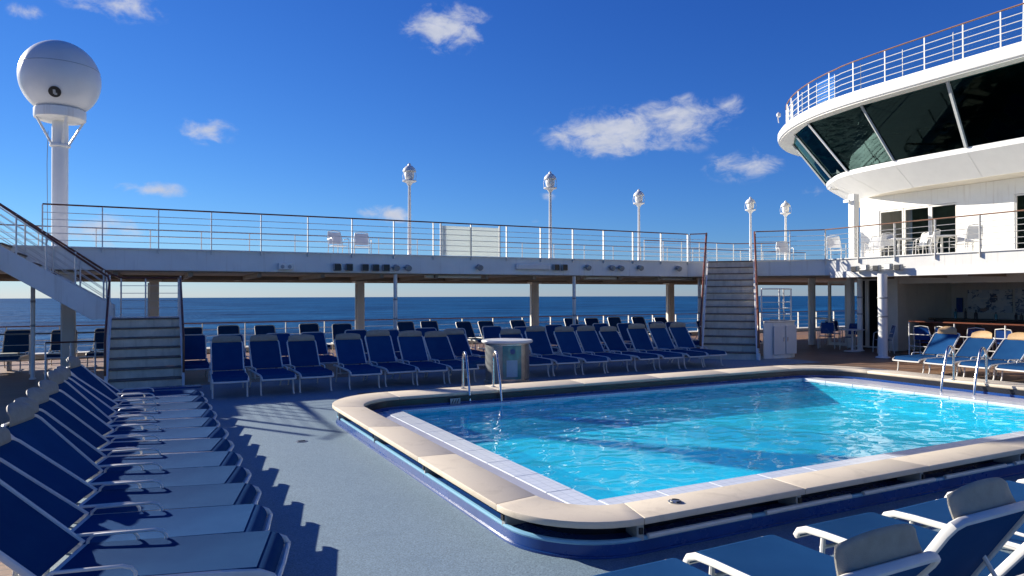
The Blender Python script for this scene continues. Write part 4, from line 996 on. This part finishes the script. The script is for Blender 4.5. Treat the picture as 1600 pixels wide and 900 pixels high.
    if headmat:
        b = MB(); nx, ny = 8, 14; top = []; bot = []
        for i in range(nx+1):
            for j in range(ny+1):
                uu, vv = i/nx, j/ny*2-1
                ln = hl*(1-rnd*abs(vv)**2.6)            # rounded upper outline
                s_ = L-.03+ln*uu; curve = .035*math.sin(uu*math.pi*.9)+lean*uu*uu
                hw = (W/2-hm)*(1-.08*uu)
                p = Vector((bx*s_, vv*hw, SZ+.012+bz*s_)); nn = Vector((bz, 0, -bx))
                p += nn*(.012+curve-.03*(vv*vv)*0); thk = .014*(1-.6*max(abs(vv)**4, uu**4))
                top.append(p+nn*thk); bot.append(p-nn*thk)
        n = len(top); f = []
        for i in range(nx):
            for j in range(ny):
                k = i*(ny+1)+j; f.append((k,k+1,k+ny+2,k+ny+1)); f.append((n+k,n+k+ny+1,n+k+ny+2,n+k+1))
        e = [i*(ny+1) for i in range(nx+1)]+[nx*(ny+1)+j for j in range(1,ny+1)]+[i*(ny+1)+ny for i in range(nx-1,-1,-1)]+[j for j in range(ny-1,0,-1)]
        for a_, c_ in zip(e, e[1:]+e[:1]): f.append((a_, a_+n, c_+n, c_))
        b.add(top+bot, f); out.append(('headrest', b.mesh('headrest', M[headmat], smooth=60)))
    return out
KIND = {}; rv = random.Random(23)
SPEC = {'left': (41, dict(headmat='headrest', hl=.16, hm=.12)), 'far': (51, dict(headmat='headrest', hl=.125, hm=.045, rnd=.3)), 'plain': (60, dict(headmat=None, back_len=.66)),
        'bar': (42, dict(headmat='headrest_tan', W=.68)), 'near': (53, dict(headmat='headrest', W=.66, back_len=.68, hl=.12, hm=.09, lean=.08))}
def lounger(kind, loc, rot, label, group, sx=1.0):
    var = rv.choice((0, 1, 2)); key = (kind, var)
    if key not in KIND:
        deg, kw = SPEC[kind]; KIND[key] = lounger_meshes(kind, deg+(-3.5, 0, 4)[var], **kw)
    kind = key
    t = thing('sun_lounger', label, 'sun lounger', (loc[0], loc[1], loc[2] if len(loc) > 2 else .004), rot, group)
    bf = None
    for nm, me_ in KIND[kind]:
        o = link(nm, me_, bf if nm in ('back_sling', 'headrest', 'back_prop') else t)
        if nm == 'back_frame': bf = o
    return t
rl = random.Random(11)
# the long row on the left, feet towards the pool
G = 'sun loungers in the long row beside the wooden deck'
ys = [4.40, 5.06, 5.70, 6.34, 7.00, 7.70, 8.42, 9.12, 9.84, 10.55, 11.26, 12.0]
for k, y in enumerate(ys):
    lab = 'blue sling sun lounger in the long row whose feet point at the pool'
    g_ = G
    if k == len(ys)-1: lab, g_ = 'blue sling sun lounger ending the long row at the foot of the switchback stairs', None
    rot = RAD(-15+k*.35+rl.uniform(-1.5,1.5)); c, s = math.cos(rot), math.sin(rot)
    fx, fy = .70+rl.uniform(-.015,.015), y
    lounger('left', (fx-1.18*c, fy-1.18*s), rot, lab, g_)
# front row under the walkway's shade, feet towards the pool
G2 = 'sun loungers in the front row between the pool and the walkway'
for k, x in enumerate((1.40,2.14,2.90,3.88,4.56,5.30,5.98,6.72,7.92,8.68,9.42,10.16,10.92,11.68,12.46,13.22)):
    lab, g_ = 'blue sling sun lounger with grey headrest in the front row facing the pool', G2
    if k == 0: lab, g_ = 'blue sling sun lounger with grey headrest in the front row closest to the switchback stairs', None
    if k == 7: lab, g_ = 'blue sling sun lounger standing right behind the round bar cabinet', None
    if k == 15: lab, g_ = 'blue sling sun lounger with grey headrest in the front row closest to the diagonal stairs', None
    fy = 13.98 if k != 7 else 14.6
    lounger('far', (x+rl.uniform(-.04,.04), fy+1.16+rl.uniform(-.08,.08)), RAD(-90+rl.uniform(-3,3)), lab, g_)
G3 = 'sun loungers without headrests in the middle row under the walkway'
for k in range(19):
    x = -.15+.98*k+rl.uniform(-.12,.12)
    lounger('plain', (x, 18.0+rl.uniform(-.12,.12), .001), RAD(-90+rl.uniform(-5,5)), 'navy sun lounger without headrest in the middle row behind the front loungers', G3)
G4 = 'sun loungers without headrests in the row by the ship side rail'
for k in range(22):
    x = -3.2+1.08*k+rl.uniform(-.15,.15)
    if abs(x-.1) < .5 or abs(x-6.15) < .55 or abs(x-12.73) < .55 or abs(x-19.15) < .5: continue
    lounger('plain', (x, 22.6+rl.uniform(-.2,.2), .001), RAD(-90+rl.uniform(-7,7)), 'navy sun lounger without headrest in the last row by the ship side rail', G4)
# four by the bar
for k, y in enumerate((10.62, 9.83, 9.04, 8.25, 7.46)):
    lab = ('blue sling sun lounger with tan headrest in the row in front of the bar rail', 'loungers with tan headrests by the bar')
    lounger('bar', (17.05+rl.uniform(-.03,.03), y, .001), RAD(180+rl.uniform(-2,2)), *lab)
# near row, backs to the viewer, feet towards the pool
for k, (x, y, r) in enumerate(((2.36,2.08,90),(3.17,2.10,91),(4.10,2.12,90),(4.95,2.08,91),(5.8,2.16,89),(6.7,2.12,90))):
    lab, g_ = 'blue sling sun lounger in the row with feet against the navy pool base', 'loungers along the near pool edge'
    if k == 0: lab, g_ = 'blue sling sun lounger by the rounded pool corner beside the navy pool base', None
    lounger('near', (x, y), RAD(r+rl.uniform(-1,1)), lab, g_)

# ------------------------------------------------------------------ round bar cabinet
ki = thing('bar_cabinet', 'round brushed steel drinks cabinet with pale top and teal panel', 'cabinet', (6.86, 13.62, .004))
MB().lathe([(.50,0),(.50,.06),(.47,.07),(.47,.86)], 40).build('body', M['steel_dull'], ki)
MB().lathe([(.47,.861),(.54,.865),(.555,.885),(.555,.905),(.54,.925),(.001,.93)], 40).build('top', M['white_clean'], ki)
def curved_panel(a0, a1, z0, z1, r, mat, name, par, n=10, th=.008):
    o = [(r*math.cos(RAD(a0+(a1-a0)*k/n)), r*math.sin(RAD(a0+(a1-a0)*k/n))) for k in range(n+1)]
    i_ = [(p[0]*(1-th/r), p[1]*(1-th/r)) for p in o]
    return MB().ring(o, i_, z0, z1, closed=False).build(name, mat, par)
pn = curved_panel(-128, -78, .12, .82, .482, M['teal_panel'], 'panel', ki)
curved_panel(-118, -90, .17, .52, .488, M['pale_blue'], 'inlay', pn, th=.006)
a = RAD(-103); MB().lathe([(.055,0),(.055,.012),(.04,.014),(.001,.014)], 18).build('port', M['navy'], ki).matrix_local = Matrix.Translation((.482*math.cos(a), .482*math.sin(a), .70)) @ Matrix.Rotation(a, 4, 'Z') @ Matrix.Rotation(RAD(90), 4, 'Y')
for a0 in (-178, -150, -60, -30): curved_panel(a0+1, a0+27 if a0 not in (-150,) else a0+20, .12, .82, .477, M['steel_dull'], 'panel', ki, th=.006)
for z in (.10, .84): MB().lathe([(.472,z-.008),(.480,z-.006),(.480,z+.006),(.472,z+.008)], 40).build('band', M['steel'], ki)

# ------------------------------------------------------------------ terrace and balcony furniture
def chair(loc, rot, label, group, seatmat, framemat='white_metal', name='terrace_chair'):
    t = thing(name, label, 'chair', loc, rot, group)
    for s in (-1, 1):
        MB().tube([(.24*1,s*.26,0),(.22,s*.26,.42),(.20,s*.27,.62),(.12,s*.27,.66),(-.20,s*.27,.64)], .014, 8).build('front_leg', M[framemat], t)
        MB().tube([(-.26,s*.24,0),(-.20,s*.24,.42),(-.28,s*.235,.70),(-.33,s*.2,.90)], .014, 8).build('back_leg', M[framemat], t)
    MB().tube([(-.33,-.2,.90),(-.345,0,.93),(-.33,.2,.90)], .014, 8).build('top_bar', M[framemat], t)
    MB().box(-.21,.23,-.235,.235,.415,.435).build('seat', M[seatmat], t, bevel=.008)
    b = MB(); sling_sheet(b, -.225, .50, -.325, .88, .42, .02, th=.012, nx=5, ny=4); b.build('backrest', M[seatmat], t)
    return t
def table(loc, label, group, r=.40, h=.72):
    t = thing('round_table', label, 'table', loc, 0, group)
    MB().lathe([(.26,0),(.26,.02),(.04,.05),(.035,h-.03),(.1,h-.02)], 18).build('pedestal', M['white_metal'], t)
    MB().lathe([(r,h-.02),(r+.01,h),(r,h+.012),(.001,h+.012)], 28).build('top', M['white_clean'], t)
for x, y, r in ((21.0,16.9,215),(21.2,16.1,190),(20.9,14.7,140),(22.6,17.9,230)):
    chair((x,y,.001), RAD(r), 'navy terrace chair with white frame by the lounge glass', 'terrace chairs by the lounge glass', 'navy')
table((20.55,15.55,.001), 'small white round table among the terrace chairs by the lounge glass', None, .36)
for x, y, r in ((20.9,13.3,10),(20.95,12.6,-20),(21.0,11.8,15),(21.0,11.0,0),(21.1,10.2,-10)):
    chair((x,y,.001), RAD(r), 'navy chair with white frame behind the wooden topped bar rail', 'chairs behind the bar rail', 'navy')
for x, y, r in ((22.9,16.4,200),(22.4,15.7,60),(22.9,14.9,150),(22.4,14.2,100),(22.9,13.4,190),(21.9,17.2,20),(22.1,12.7,60)):
    chair((x,y,UZ1+.001), RAD(r), 'white plastic chair on the balcony in front of the cabin windows', 'white chairs on the balcony', 'white_clean', name='balcony_chair')
for x, y in ((22.6,15.3),(22.7,13.9)):
    table((x,y,UZ1+.001), 'white round table among the white balcony chairs', 'white tables on the balcony')
for x, y, r in ((5.3,22.4,-80),(6.1,22.5,-100),(22.0,19.6,-120)):
    chair((x,y,UZ1+.001), RAD(r), 'white chair standing on the upper walkway behind its guard rail', 'white chairs on the walkway', 'white_clean', name='walkway_chair')
# low barrier rails left of the stairs
guard_rail('short low grey rail on the wooden deck left of the switchback stairs', [(-3.4,20.6),(-1.0,20.6)], 0, .98, 3, .8, hmat='grey')
guard_rail('low rail with dark top beside the square column left of the stairs', [(-1.95,17.6),(-1.05,17.6)], 0, .92, 2, .45, hmat='handrail')
tb = thing('low_bench', 'long low grey bench by the ship side left of the stairs', 'bench', (-4.6, 21.9, .001))
MB().box(-1.6,1.6,-.2,.2,.40,.44).build('seat', M['grey'], tb, bevel=.01)
for x in (-1.4,-.5,.5,1.4):
    MB().box(x-.03,x+.03,-.17,.17,0,.40).build('leg', M['grey'], tb, bevel=.005)

table((5.75,20.3,.001), 'white round table between the lounger rows under the walkway', None, .45, .70)
for x, y in ((2.0, 3.0), (1.75, 9.4)):
    t = thing('deck_drain', 'small round metal drain set in the blue deck', 'drain', (x, y, .0045), 0, 'drains in the blue deck')
    MB().lathe([(.075,0),(.075,.004),(.06,.006),(.001,.006)], 20).build('rim', M['steel_dull'], t)
    for k in range(4): MB().box(-.045,.045,-.034+k*.02,-.026+k*.02,.006,.008).build('slot', M['black'], t)
